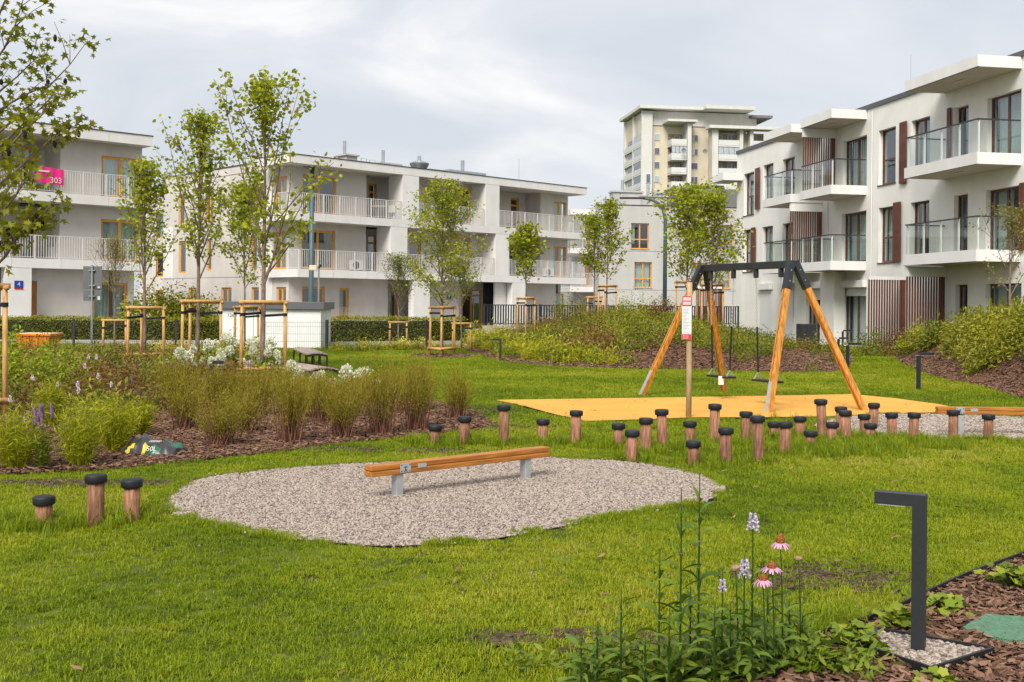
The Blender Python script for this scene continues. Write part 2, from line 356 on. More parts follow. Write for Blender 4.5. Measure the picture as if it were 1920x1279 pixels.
def lay(name, templates, x, y, s0, s1, dz, label, cat, tilt=.5, tint=None, seed=2):
    r = np.random.default_rng(seed); n = len(x); s = r.uniform(s0, s1, n)
    z = hgt(x, y)+dz+r.uniform(-.2, .8, n)*s*.5
    rot = np.stack([r.uniform(-tilt, tilt, n), r.uniform(-tilt, tilt, n), r.uniform(0, 2*PI, n)], -1)
    return scatter(name, templates, np.stack([x, y, z], -1), rot, np.stack([s]*3, -1), r.random(n) if tint is None else tint, label, cat)
x, y = poly_points(PIT1, 6800, seed=11); lay('gravel', PEB, x, y, .007, .0135, .006, 'pale mixed pebbles filling the oval pit under the balance beam', 'gravel')
aa = np.random.default_rng(5).integers(0, len(PIT1), 170); x = np.array([PIT1[i][0] for i in aa])+np.random.default_rng(6).normal(0, .05, 170); y = np.array([PIT1[i][1] for i in aa])+np.random.default_rng(7).normal(0, .05, 170); lay('gravel', PEB, x, y, .007, .013, .012, 'stray pebbles spilled over the edge of the oval pit', 'gravel')
x, y = poly_points(PIT2, 2300, seed=12); lay('gravel', PEB, x, y, .012, .022, .006, 'pale pebbles of the farther pit behind the stepping posts', 'gravel')
x, y = poly_points(PAD, 9000, seed=13); lay('gravel', PEB, x, y, .008, .017, .034, 'grey white pebbles on the small square pad of the garden lamp', 'gravel')

# ------------------------------------------------------------------ bark chips
def chips(n, seed):
    r = np.random.default_rng(seed); res = []
    for i in range(n):
        l, wd, th = 1, r.uniform(.22, .5), r.uniform(.05, .12); b = r.uniform(-.08, .08)
        V = []
        for s_ in (-1, -.35, .4, 1):
            hw = wd*(1-.55*abs(s_))*r.uniform(.7, 1.2)*.5; V += [(s_*l/2, -hw, b*s_*s_), (s_*l/2, hw, b*s_*s_+r.uniform(-.05, .05)), (s_*l/2, 0, b*s_*s_+th)]
        f = []
        for i_ in range(3):
            o_ = i_*3; f += [(o_, o_+3, o_+5, o_+2), (o_+2, o_+5, o_+4, o_+1)]
        res.append(npmesh('bark_chip', V, f, m_chip, np.zeros(len(f))))
    return res
m_chip = leafmat('bark_chip', [(.045, .024, .016), (.13, .07, .043), (.22, .125, .082), (.34, .215, .15), (.52, .38, .28)], 0, .85, inst=True, spec=.15)
CHIP = chips(6, 5)
x, y = poly_points(BEDL, 900, 17.5, seed=21); lay('bark_mulch', CHIP, x, y, .035, .085, .012, 'reddish brown bark chips on the long flower bed', 'bark mulch', .35)
x, y = poly_points(MOUND1, 330, 39, seed=22); k = (x > 1.5) | (RNG.random(len(x)) < .3); lay('bark_mulch', CHIP, x[k], y[k], .06, .12, .012, 'brown bark chips on the planted mound behind the swing', 'bark mulch', .35)
x, y = poly_points(MOUND2, 420, 33, seed=23); lay('bark_mulch', CHIP, x, y, .05, .11, .012, 'brown bark chips on the planted bank before the white building', 'bark mulch', .35)
x, y = poly_points(BED_NEAR, 3600, seed=24); MAT = [tuple(G(*p)[:2]) for p in ((1803, 1190), (1848, 1164), (1925, 1170), (1960, 1190), (1930, 1216), (1880, 1212), (1840, 1200))]; k = ~inside(PAD, x, y) & ~(inside(MAT, x, y) & (RNG.random(len(x)) < .93)); lay('bark_mulch', CHIP, x[k], y[k], .025, .075, .012, 'brown bark chips round the garden lamp at the lower corner', 'bark mulch', .4)
x, y = poly_points(RING, 300, seed=25); lay('bark_mulch', CHIP, x, y, .06, .11, .012, 'bark chips in the ring under the staked lawn tree', 'bark mulch', .35)

# ------------------------------------------------------------------ lawn grass
m_grass = leafmat('lawn_grass', [(.060, .10, .005), (.152, .222, .007), (.25, .315, .009), (.36, .37, .016), (.52, .46, .16)], .35, .5, inst=True, spec=.2)
def tuft(n, rad, l0, l1, wd, lean, seed):
    r = np.random.default_rng(seed); V, Fc, A = [], [], []
    for i in range(n):
        a, q = r.uniform(0, 2*PI), rad*math.sqrt(r.random()); bx, by = q*math.cos(a), q*math.sin(a)
        h, d, le = r.uniform(l0, l1), r.uniform(0, 2*PI), r.uniform(.1, lean); dx, dy = math.cos(d), math.sin(d); px, py = -dy*wd/2, dx*wd/2
        o = len(V); t1, t2 = .5, 1.
        V += [(bx-px, by-py, 0), (bx+px, by+py, 0), (bx+dx*h*le*.3+px*.8, by+dy*h*le*.3+py*.8, h*.6), (bx+dx*h*le*.3-px*.8, by+dy*h*le*.3-py*.8, h*.6), (bx+dx*h*le+px*.12, by+dy*h*le+py*.12, h*(1-.25*le)), (bx+dx*h*le-px*.12, by+dy*h*le-py*.12, h*(1-.25*le))]
        Fc += [(o, o+1, o+2, o+3), (o+3, o+2, o+4, o+5)]; c = r.beta(2.2, 2.2); c = 1. if r.random() < .05 else c*.9; A += [c, c]
    return npmesh('grass_tuft', V, Fc, m_grass, A)
TUFT = [tuft(60, .062, .012, .031, .0036, 1.3, 30+i) for i in range(5)]
LONG = [tuft(40, .07, .06, .15, .005, .9, 40+i) for i in range(4)]
r = np.random.default_rng(51)
NO = [PIT1, PIT2, RUBBER, BEDL, MOUND1, MOUND2, BED_NEAR, RING]
def lawn_ok(x, y, gap=.0):
    k = np.ones(len(x), bool)
    for p in NO: k &= ~inside(p, x, y)
    for p in NO[:3]+[BED_NEAR]: k &= edged(p, x, y) > gap
    return k
DIRT = [(G(1240, 1210), .42, .22), (G(960, 1195), .22, .12), (G(1550, 1080), .55, .35), (G(290, 905), .55, .25), (G(700, 843), 1.3, .22), (G(860, 770), .9, .8), (G(1075, 1190), .2, .1), (G(930, 800), .8, .5), (G(100, 905), .7, .2)]
def bare(x, y):
    b = np.zeros(len(x))
    for c, rx, ry in DIRT: b = np.maximum(b, np.exp(-(((x-c.x)/rx)**2+((y-c.y)/ry)**2)))
    return np.clip(b*(.5+noise2(x, y, 7, 8)), 0, 1)
m_crumb = leafmat('soil_crumb', [(.045, .032, .020), (.085, .062, .038), (.13, .10, .062), (.20, .16, .10)], 0, .95, inst=True, spec=.1)
CRUMB = [npmesh('soil_crumb', np.array([v.co for v in p.vertices])*[1, 1, .7], np.array([q.vertices for q in p.polygons]), m_crumb, np.zeros(20)) for p in PEB]
xs_, ys_ = [], []
for c, rx, ry in DIRT:
    m = int(5200*rx*ry)+200; xs_.append(c.x+r.normal(0, rx*.48, m)); ys_.append(c.y+r.normal(0, ry*.48, m))
xs_, ys_ = np.concatenate(xs_), np.concatenate(ys_); k = lawn_ok(xs_, ys_, .01) & (noise2(xs_, ys_, 6, 77) > .3); lay('bare_soil', CRUMB, xs_[k], ys_[k], .008, .026, -.006, 'crumbly brown soil showing through the lawn', 'soil')
n = 360000; yy = 4.2+(42-4.2)*r.random(n)**1.35; xx = (r.random(n)*2-1)*(.5*yy+1.6)
den = 350*np.minimum(1, (8.5/yy))**1.2
pdf = n/1.35*((yy-4.2)/37.8+1e-6)**(1/1.35-1)/37.8/(2*(.5*yy+1.6))
k = (r.random(n) < den/pdf) & lawn_ok(xx, yy, .02)
xx, yy = xx[k], yy[k]; k = r.random(len(xx)) > bare(xx, yy)*.66; xx, yy = xx[k], yy[k]
tn = .62*noise2(xx, yy, .55, 1)+.38*noise2(xx, yy, 2.6, 2)
tn = np.clip((tn-.5)*1.3+.48+r.normal(0, .13, len(xx))-.3*bare(xx, yy), 0, 1)
dry = np.zeros(len(xx))
for c, rx, ry in [(G(1620, 862), 2.6, .28), (G(1500, 868), 1.2, .2), (G(290, 1180), .35, .13), (G(1800, 850), 1.0, .25), (G(720, 668), 1.6, .9), (G(1240, 830), .3, .2)]:
    dry = np.maximum(dry, np.exp(-(((xx-c.x)/rx)**2+((yy-c.y)/ry)**2))*(noise2(xx, yy, 3.0, 9) > .35))
tn = np.clip(tn+.62*dry, 0, 1)
sc = r.uniform(.75, 1.25, len(xx))*np.maximum(1, yy/8.5)**.5*(.85+.35*noise2(xx, yy, 1.2, 6))
rot = np.stack([r.normal(0, .12, len(xx)), r.normal(0, .12, len(xx)), r.uniform(0, 2*PI, len(xx))], -1)
print('lawn tufts', len(xx))
scatter('lawn_grass', TUFT, np.stack([xx, yy, hgt(xx, yy)-.012], -1), rot, np.stack([sc, sc, sc*r.uniform(.75, 1.2, len(xx))], -1), tn, 'short mown yellow green lawn grass', 'grass')

x, y = poly_points(RUBBER, 2.2, seed=81); lay('wind_blown_bits', CHIP, x, y, .02, .06, .026, 'stray bark bits and dry leaves on the yellow surface', 'debris', .2)
x, y = r.uniform(-5, 6, 420), 4.6+7.5*r.random(420)**1.3; k = lawn_ok(x, y, .02) & (np.abs(x) < .5*y+1); lay('wind_blown_bits', CHIP, x[k], y[k], .02, .055, .026, 'stray dry leaves and bark bits on the lawn', 'debris', .5, tint=r.uniform(.5, 1, int(k.sum())))
# ================================================================== buildings
m_white = M('white_render', (.82, .805, .77), .85, .04, 1.5, bump=.05, bscale=120, dirt=.08)
m_whitepanel = M('white_panel', (.80, .79, .78), .55, .03, 1.2, dirt=.12)
m_lpanel = M('pale_grey_panel', (.73, .715, .695), .7, .04, 1.2, bump=.04, dirt=.1)
m_taupe = M('taupe_render', (.61, .575, .54), .9, .05, 1.5, bump=.06, bscale=120, dirt=.15)
m_beige = M('warm_grey_render', (.62, .585, .55), .9, .05, 1.2, bump=.06, bscale=120, dirt=.15)
m_cgrey = M('cool_grey_render', (.50, .49, .475), .9, .04, 1.2, dirt=.15)
m_oak = M('oak_frame', (.66, .31, .045), .45, .2, 6, stretch=(6, 6, .6))
m_brown = M('brown_frame', (.105, .038, .022), .45, .2, 6)
m_slat = M('brown_slat', (.12, .042, .024), .5, .2, 5)
m_dark = M('anthracite_metal', (.030, .033, .038), .45, .15, 5)
m_rail = M('rail_white', (.60, .585, .56), .5, .05, 3)
m_gap = M('joint_dark', (.10, .10, .10), .9, .1, 3)
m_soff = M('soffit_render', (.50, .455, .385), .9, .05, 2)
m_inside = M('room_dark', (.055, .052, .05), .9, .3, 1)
m_curt = M('curtain', (.66, .72, .70), .9, .06, 1.5, detail=2)
m_zinc = M('zinc', (.45, .47, .49), .35, .1, 4, metal=.8)
m_roofm = M('roof_membrane', (.10, .10, .105), .9, .2, 1)
m_glass = glassmat('window_glass', (.80, .86, .85), .12)
m_bglass = glassmat('balcony_glass', (.95, .975, .965), .035)
m_shutter = M('roller_shutter', (.66, .66, .655), .6, .04, 2, stretch=(1, 1, 30))
m_conc = M('concrete', (.42, .40, .37), .9, .12, 3, bump=.1, dirt=.2)

class Bld:
    """a building in its own frame: x along the facade, y into the building, z up"""
    def __init__(s, name, label, org, U):
        s.ang = math.atan2(U[1], U[0]); s.o = org; s.U = (math.cos(s.ang), math.sin(s.ang)); s.I = (-s.U[1], s.U[0])
        s.e = thing(name, label, 'building', (org[0], org[1], 0), s.ang)
    def u(s, px, y=0., py=450):
        """facade coordinate seen at that pixel column, on the plane y"""
        r = ray(px, py).x; ox, oy = s.o[0]+s.I[0]*y, s.o[1]+s.I[1]*y
        return (r*oy-ox)/(s.U[0]-r*s.U[1])
    def b(s, name, mat, *bx, parent=None, bevel=0, smooth=False):
        mb = MB()
        for q in bx: mb.box(*q)
        return mb.build(name, mat, parent or s.e, bevel=bevel)
    def wall(s, name, mat, u0, u1, z0, z1, y, th, ops):
        us = sorted({u0, u1}|{c for o in ops for c in o[:2] if u0 < c < u1}); zs = sorted({z0, z1}|{c for o in ops for c in o[2:4] if z0 < c < z1})
        S = [[not any(o[0] <= (us[i]+us[i+1])/2 <= o[1] and o[2] <= (zs[j]+zs[j+1])/2 <= o[3] for o in ops) for j in range(len(zs)-1)] for i in range(len(us)-1)]
        mb = MB(); g = lambda i, j: 0 <= i < len(us)-1 and 0 <= j < len(zs)-1 and S[i][j]
        for i in range(len(us)-1):
            for j in range(len(zs)-1):
                if not S[i][j]: continue
                a, b, c, d = us[i], us[i+1], zs[j], zs[j+1]; Y = y+th
                mb.add([(a, y, c), (b, y, c), (b, y, d), (a, y, d)], [(0, 1, 2, 3)]); mb.add([(a, Y, c), (b, Y, c), (b, Y, d), (a, Y, d)], [(3, 2, 1, 0)])
                if not g(i-1, j): mb.add([(a, Y, c), (a, y, c), (a, y, d), (a, Y, d)], [(0, 1, 2, 3)])
                if not g(i+1, j): mb.add([(b, y, c), (b, Y, c), (b, Y, d), (b, y, d)], [(0, 1, 2, 3)])
                if not g(i, j-1): mb.add([(a, Y, c), (b, Y, c), (b, y, c), (a, y, c)], [(0, 1, 2, 3)])
                if not g(i, j+1): mb.add([(a, y, d), (b, y, d), (b, Y, d), (a, Y, d)], [(0, 1, 2, 3)])
        return mb.build(name, mat, s.e)
    def window(s, u0, u1, z0, z1, y, fm, n=1, transom=None, curtain=.5, sill=None, side=False, fw=.07, seed=0, blind=0., name='window', low=None):
        """framed window; n lights side by side. side: on a wall that runs into the building (u0, u1 are then y values on the plane x = y)"""
        if fm is m_oak and fw == .07: fw = .12
        mb = MB(); Y0, Y1 = y-.03, y+.05
        def B(m, a, b, c, d, e, f):
            if side: m.box(c, d, a, b, e, f)
            else: m.box(a, b, c, d, e, f)
        B(mb, u0, u0+fw, Y0, Y1, z0, z1); B(mb, u1-fw, u1, Y0, Y1, z0, z1); B(mb, u0+fw, u1-fw, Y0, Y1, z1-fw, z1); B(mb, u0+fw, u1-fw, Y0, Y1, z0, z0+fw)
        ed = [u0+fw+(u1-u0-2*fw)*i/n for i in range(n+1)]
        for i in range(1, n): B(mb, ed[i]-fw*.6, ed[i]+fw*.6, Y0+.004, Y1-.004, z0+fw, z1-fw)
        if transom: B(mb, u0+fw, u1-fw, Y0+.007, Y1-.007, transom-fw*.5, transom+fw*.5)
        wo = mb.build(name, fm, s.e); rr = random.Random(seed+int(u0*37)+int(z0*11))
        zz = [z0+fw]+([transom-fw*.5, transom+fw*.5] if transom else [])+[z1-fw]
        for i in range(n):
            for j in range(0, len(zz), 2):
                m = MB(); a, b = ed[i]+(fw*.6 if i else 0), ed[i+1]-(fw*.6 if i < n-1 else 0); B(m, a, b, y-.004, y+.004, zz[j], zz[j+1]); m.build('pane', m_glass, wo)
        if rr.random() < curtain:
            m = MB(); wds = [(u0+fw, u0+fw+(u1-u0)*rr.uniform(.2, .5))] if rr.random() < .5 else [(u0+fw, u1-fw)]
            for a, b in wds:
                k = max(6, int((b-a)/.05)); v = []
                for i in range(k+1):
                    c = a+(b-a)*i/k; dd = y+.22+.03*math.sin(i*1.9)
                    v += [(dd, c, z0+.05), (dd, c, z1-.05)] if side else [(c, dd, z0+.05), (c, dd, z1-.05)]
                m.add(v, [(2*i, 2*i+2, 2*i+3, 2*i+1) for i in range(k)])
            m.build('curtain', m_curt, wo, smooth=True)
        if blind: m = MB(); B(m, u0+fw, u1-fw, y+.07, y+.09, z1-(z1-z0)*blind, z1-fw); m.build('blind', m_dark, wo)
        if low: m = MB(); B(m, u0+fw, u1-fw, y-.02, y-.008, z0+fw, low); m.build('lower_panel', m_dark, wo)
        if sill: m = MB(); B(m, u0-.04, u1+.04, y-sill, y-.034, z0-.045, z0-.005); m.build('sill', m_zinc if fm is m_oak else m_brown, wo)
        return wo
    def fascia(s, u0, u1, y, z0, z1, mat, pan=2.2, th=.03, parent=None):
        """a row of facade panels with open joints"""
        n = max(1, round((u1-u0)/pan)); w_ = (u1-u0)/n
        me = MB().box(.006, w_-.006, -th, 0, z0, z1).mesh('panel', mat)
        for i in range(n): inst(me, 'panel', parent or s.e, (u0+i*w_, y, 0))
    def railing(s, u0, u1, y, z, h=1.05, sp=.115, returns=()):
        """white bar railing: rails and posts, thin bars inside"""
        mb = MB(); mb.box(u0, u1, y-.02, y+.02, z+h-.03, z+h); mb.box(u0, u1, y-.012, y+.012, z+.05, z+.075)
        n = max(2, round((u1-u0)/1.1))
        for i in range(n+1):
            c = u0+(u1-u0)*i/n; c = min(max(c, u0+.025), u1-.025); mb.box(c-.025, c+.025, y-.03, y+.03, z-.1, z+h-.03)
        for uu, y1 in returns: mb.box(uu-.02, uu+.02, y, y1, z+h-.03, z+h); mb.box(uu-.012, uu+.012, y, y1, z+.05, z+.075)
        ro = mb.build('railing', m_rail, s.e); m = MB(); k = int((u1-u0)/sp)
        for i in range(1, k): c = u0+i*(u1-u0)/k; m.box(c-.011, c+.011, y-.011, y+.011, z+.075, z+h-.03)
        for uu, y1 in returns:
            k = int((y1-y)/sp)
            for i in range(1, k): c = y+i*(y1-y)/k; m.box(uu-.011, uu+.011, c-.011, c+.011, z+.075, z+h-.03)
        tag(m.build('bars', m_rail, ro), kind='stuff')

def aircon(name, label, loc, rz, group=None):
    t = thing(name, label, 'air conditioner', loc, rz, group)
    MB().box(-.4, .4, -.15, .15, .06, .62).build('casing', m_rail, t, bevel=.02)
    mb = MB()
    for k_ in range(9): mb.lathe([(.05+k_*.02, -.004), (.056+k_*.02, -.004), (.056+k_*.02, .006), (.05+k_*.02, .006)], 20)
    g = mb.build('fan_grille', m_dark, t); g.location = (-.1, -.155, .34); g.rotation_euler = (PI/2, 0, 0)
    for sx in (-1, 1): MB().box(sx*.3-.03, sx*.3+.03, -.14, .14, 0, .06).build('foot', m_dark, t)
    return t
def house_number(label, bld, u, y, z, body='4'):
    c = Vector((bld.o[0]+bld.U[0]*u+bld.I[0]*y, bld.o[1]+bld.U[1]*u+bld.I[1]*y, z))
    t = thing('house_number_plate', label, 'house number', c, bld.ang)
    MB().box(-.19, .19, -.02, 0, -.13, .19).build('plate', M('enamel_blue', (.012, .055, .30), .3, .05), t, bevel=.008)
    MB().box(-.19, .19, -.02, 0, -.19, -.133).build('band', M('enamel_red', (.42, .02, .03), .3, .05), t)
    text('digit', body, .26, m_rail, t, (0, -.022, .03), (PI/2, 0, 0))

# ------------------------------------------------------------------ white building on the right (three storeys, glass balconies)
RB = Bld('apartment_building', 'white three storey apartment building with glass balconies and brown slatted screens', (15.05, 37.77), (.181, -.9835))
u = lambda px, y=0.: RB.u(px, y)
UF, UN, YR = u(1381), 11.0, .2
ZF = [.06, 3.06, 6.06]
ops = []; wins = []
cols = {2: [(1394, 1413, 1, 8.3), (1430, 1449, 1, 8.45), (1466, 1489, 2, 8.45), (1579, 1624, 2, 8.45), (1646, 1678, 1, 8.45), (1707, 1742, 2, 8.45), (1787, 1814, 1, 8.45), (1849, 1913, 2, 8.45)],
        1: [(1394, 1411, 1, 5.45), (1429, 1449, 1, 5.45), (1467, 1486, 1, 5.45), (1578, 1624, 2, 5.45), (1647, 1677, 1, 5.45), (1707, 1742, 2, 5.45), (1788, 1814, 1, 5.45), (1848, 1913, 2, 5.45)],
        0: [(1512, 1544, 2, 2.4), (1581, 1625, 2, 2.4), (1792, 1815, 1, 2.4), (1849, 1916, 2, 2.4)]}
for f, row in cols.items():
    for a, b, n_, zt in row:
        door = f == 0 or (a, f) not in ((1394, 2), (1394, 1), (1646, 2), (1647, 1)); z0 = (ZF[f]+.36 if f else .08) if door else zt-2.12
        ops.append((u(a), u(b), z0, zt)); wins.append((u(a), u(b), z0, zt, n_, f, door))
for q in range(3):
    for f in (0, 1, 2): ops.append((5.2+q*2.0, 6.4+q*2.0, ZF[f]+.36, ZF[f]+2.4)); wins.append((5.2+q*2.0, 6.4+q*2.0, ZF[f]+.36, ZF[f]+2.4, 2, f, False))
RB.wall('wall', m_white, UF, UN, 0, 9.42, 0, .34, ops)
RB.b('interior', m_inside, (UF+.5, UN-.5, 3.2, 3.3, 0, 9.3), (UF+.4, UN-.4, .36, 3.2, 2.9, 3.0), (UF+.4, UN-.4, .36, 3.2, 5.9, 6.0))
RB.b('end_wall', m_white, (UF, UF+.3, .343, 11, 0, 9.42), (UN-.3, UN, .343, 11, 0, 9.42), (UF+.3, UN-.3, 10.7, 11, 0, 9.42))
RB.b('roof', m_roofm, (UF+.02, UN-.02, .05, 10.98, 9.25, 9.4))
RB.b('coping', M('coping_grey', (.085, .088, .095), .5, .1), (UF-.05, UN+.05, -.06, .42, 9.423, 9.60), (UF-.05, UF+.4, .42, 11.05, 9.423, 9.60))
for i, (a, b, z0, z1, n_, f, door) in enumerate(wins):
    RB.window(a, b, z0, z1, YR, m_brown, n_, transom=None if door else z0+.95, curtain=.75, sill=None if door else .24, seed=i)
# shutters (folded slatted leaves) beside the windows
def shutter(ua, ub, z0, z1, y=-.05):
    t = RB.b('shutter', m_slat, (ua, ub, y-.035, y-.02, z0, z1))
    k_ = max(2, int((ub-ua)/.12)); me = MB().box(0, (ub-ua)/k_-.02, y-.06, y-.0355, z0+.02, z1-.02).mesh('slat', m_slat)
    for i in range(k_): inst(me, 'slat', t, (ua+.01+i*(ub-ua)/k_, 0, 0))
for a, b, z0, z1 in [(1418, 1426, 6.36, 8.4), (1689, 1702, 6.2, 8.5), (1778, 1785, 6.45, 8.5), (1411, 1419, 3.33, 5.5), (1678, 1692, 3.3, 5.55), (1569, 1576, .1, 2.42), (1915, 1925, 3.4, 5.5)]: shutter(u(a), u(b), z0, z1)
# roller shutters of the ground floor
for a, b, zb in [(1427, 1449, .1), (1467, 1489, .1), (1510, 1544, 1.9), (1580, 1625, 2.05)]:
    RB.b('roller_shutter', m_shutter, (u(a), u(b), .06 if zb > 1 else -.035, .09 if zb > 1 else -.012, zb, 2.39)); RB.b('shutter_box', m_whitepanel, (u(a)-.06, u(b)+.06, -.2, -.01, 2.395, 2.68))
# balconies
def glass_balcony(u0, u1, dep, zb, rails=True, farrail=True):
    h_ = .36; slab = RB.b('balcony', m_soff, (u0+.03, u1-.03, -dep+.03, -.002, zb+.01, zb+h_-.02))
    RB.fascia(u0, u1, -dep+.03, zb, zb+h_, m_whitepanel, 2.1, .03, slab)
    for uu in (u0, u1-.03):
        MB().box(uu, uu+.03, -dep+.034, -.004, zb, zb+h_).build('panel', m_whitepanel, slab)
    MB().box(u0-.012, u1+.012, -dep-.012, -dep+.05, zb-.012, zb-.002).build('drip_edge', m_dark, slab)
    MB().box((u0+u1)/2-.3, (u0+u1)/2+.3, -dep*.55, -dep*.55+.1, zb-.02, zb+.009).build('soffit_light', m_rail, slab)
    if not rails: return slab
    zt, zr = zb+h_-.02, zb+h_+1.04; n_ = max(2, round((u1-u0)/1.05)); w_ = (u1-u0-.1)/n_
    for i in range(n_):
        MB().box(u0+.05+i*w_+.012, u0+.05+(i+1)*w_-.012, -dep+.055, -dep+.067, zt, zr-.03).build('glass_panel', m_bglass, slab)
    for uu in ((u0+.055, u1-.067) if farrail else (u1-.067,)):
        for ya, yb in ((-dep+.08, -dep/2-.012), (-dep/2+.012, -.03)): MB().box(uu, uu+.012, ya, yb, zt, zr-.03).build('glass_panel', m_bglass, slab)
    MB().box(u0+.03, u1-.03, -dep+.035, -dep+.085, zr-.03, zr+.012).build('handrail', m_dark, slab)
    for uu in ((u0+.035, u1-.085) if farrail else (u1-.085,)): MB().box(uu, uu+.05, -dep+.0855, -.01, zr-.03, zr+.012).build('handrail', m_dark, slab)
    me = MB().box(-.03, .03, -dep+.09, -dep+.13, zt, zr-.03).mesh('post', m_whitepanel)
    for i in range(n_+1): inst(me, 'post', slab, (u0+.09+i*(u1-u0-.18)/n_, 0, 0))
    return slab
DB = 1.52
BR, BM_, BL = (u(1694, -DB), u(1830.5, -DB)), (u(1499, -DB), u(1557, -DB)), (u(1430, -DB), u(1481, -DB))
for (a, b) in (BR, BM_, BL):
    glass_balcony(a, b, DB, 3.06); glass_balcony(a, b, DB, 6.06, farrail=(a, b) != BM_); glass_balcony(a, b, DB, 9.06, rails=False)
glass_balcony(UF-1.0, UF+.8, DB*.7, 8.0, rails=False)
# slatted privacy screens, standing square to the facade
def screen(uu, z0, z1, fas, nm='privacy_screen', k_=13, dep=DB):
    t = RB.b(nm, m_whitepanel, (uu-.06, uu+.06, -dep+.04, -.004, z1, z1+fas))
    me = MB().box(uu-.025, uu+.025, -.021, .021, z0, z1-.002).mesh('slat', m_slat)
    for i in range(k_): inst(me, 'slat', t, (0, -dep+.08+i*(dep-.3)/(k_-1), 0))
    MB().box(uu-.03, uu+.03, -.17, -.03, z0, z1-.002).build('post', m_slat, t)
screen(BM_[0]+.14, 6.42, 8.68, .38); screen(BL[1]-.1, 3.42, 5.68, .38); screen(u(1699), .05, 2.62, .12, dep=1.55); screen(BR[0]+.12, .05, 2.68, .36)
screen(UF-1.9, .05, 2.5, .16, k_=14); RB.b('garden_post', m_slat, (UF-1.95, UF-1.85, -.9, -.7, 0, 1.3))
RB.b('pillar', m_white, (u(1545, -.35), u(1571, -.35), -.5, -.004, 0, 3.05))
for c_ in (u(1553), u(1636)):
    mb = MB(); mb.tube([(c_, -.06, .05), (c_, -.06, 9.3)], .022, 6); mb.build('rain_pipe', m_whitepanel, RB.e)
# ladder of lightning rods
for px_, py_, h_ in [(1557, 130, 1.2), (1705, 60, 2.6)]:
    c_ = u(px_, 3.0); mb = MB(); mb.tube([(c_, 3.0, 9.4), (c_, 3.0, 9.6+h_)], .012, 5); mb.build('lightning_rod', m_zinc, RB.e)
def at_bld(B_, uu, y, z): return Vector((B_.o[0]+B_.U[0]*uu+B_.I[0]*y, B_.o[1]+B_.U[1]*uu+B_.I[1]*y, z))
q = at_bld(RB, u(1513, -1.9), -1.9, 0); t = thing('planter_box', 'square anthracite planter box before the ground floor of the white building', 'planter', q, RB.ang)
MB().box(-.3, .3, -.3, .3, 0, .9).build('box', m_dark, t, bevel=.02); MB().box(-.26, .26, -.26, .26, .9, .905).build('soil', m_mulch, t)

# ------------------------------------------------------------------ grey buildings on the left: shared slab-and-loggia pattern
UB_ = (.7219, .692)
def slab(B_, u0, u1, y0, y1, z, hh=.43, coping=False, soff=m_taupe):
    so = B_.b('balcony_slab' if not coping else 'roof_slab', soff, (u0+.03, u1-.03, y0+.03, y1, z+.01, z+hh-.01))
    B_.fascia(u0, u1, y0+.03, z, z+hh, m_lpanel, 2.3, .03, so)
    for uu in (u0, u1-.03): MB().box(uu, uu+.03, y0+.034, y1-.004, z, z+hh).build('panel', m_lpanel, so)
    if coping: MB().box(u0-.03, u1+.03, y0-.03, y1, z+hh+.002, z+hh+.045).build('coping', m_dark, so)
    return so
MBD = Bld('apartment_building', 'pale grey three storey apartment building with oak windows and white bar railings, behind the lawn', (-11.3, 57.6), UB_)
B = MBD; ub = lambda px, y=0.: B.u(px, y)
E1, YW, ZB = 22.5, 1.35, [0, 2.92, 5.92, 8.92]
slab(B, 0, E1, 0, 3.2, ZB[1]); slab(B, -.6, E1, 0, 3.2, ZB[2]); slab(B, -.6, E1, 0, 3.2, ZB[3], .44, True)
B.b('roof', m_roofm, (.3, E1-.9, 2.0, 16, 8.95, 9.3))
B.b('parapet', m_beige, (.27, .5, 3.21, 16.1, 8.92, 9.36), (.5, E1-.9, 15.9, 16.1, 8.92, 9.36))
B.b('parapet_coping', m_dark, (.22, .55, 3.21, 16.15, 9.362, 9.41))
# walls of each storey: (pixel range, plane depth) pieces, then openings
def storey(f, z0, z1, pieces, wlist):
    for (a, b, y) in pieces:
        op = [(w_[0], w_[1], w_[2], w_[3]) for w_ in wlist if w_[4] == y and a-.01 <= w_[0] and w_[1] <= b+.01]
        B.wall('wall', m_taupe, a, b, z0, z1, y, .25, op)
    ys = [p[2] for p in pieces]
    for i in range(len(pieces)-1):        # returns between planes
        ya, yb = sorted((ys[i], ys[i+1])); c_ = pieces[i][1]
        if yb-ya > .05:
            o_ = .0 if ys[i] > ys[i+1] else -.2
            B.b('return_wall', m_taupe, (c_+o_+.002, c_+o_+.198, ya+.252 if False else ya+.001, yb-.002, z0, z1))
    for i, w_ in enumerate(wlist): B.window(w_[0], w_[1], w_[2], w_[3], w_[4]+.14, m_oak, w_[5], transom=w_[6] if len(w_) > 6 else None, curtain=.7, seed=f*7+i)
YL = 2.75
z = ZB[2]+.43
storey(2, ZB[2]+.4, 8.93, [(.5, ub(686, YW), YW), (ub(686, YW), ub(757, YL), YL), (ub(757, YL), ub(925, YW), YW), (ub(925, YW), ub(985, YL), YL), (ub(985, YL), E1-.4, YW)],
       [(ub(577, YW)-.35, ub(630, YW), z+.05, z+2.2, YW, 2), (ub(687, YL)+.1, ub(704, YL)+.1, z+.05, z+2.25, YL, 1, z+1.75), (ub(790, YW), ub(804, YW), z+.05, z+2.3, YW, 1, z+1.75), (ub(836, YW), ub(882, YW), z+.05, z+2.3, YW, 2, z+1.7), (ub(957, YL), ub(973, YL), z+.05, z+2.25, YL, 1, z+1.75), (ub(1044, YW)-.3, E1-.55, z+.05, z+2.1, YW, 2)])
z = ZB[1]+.43
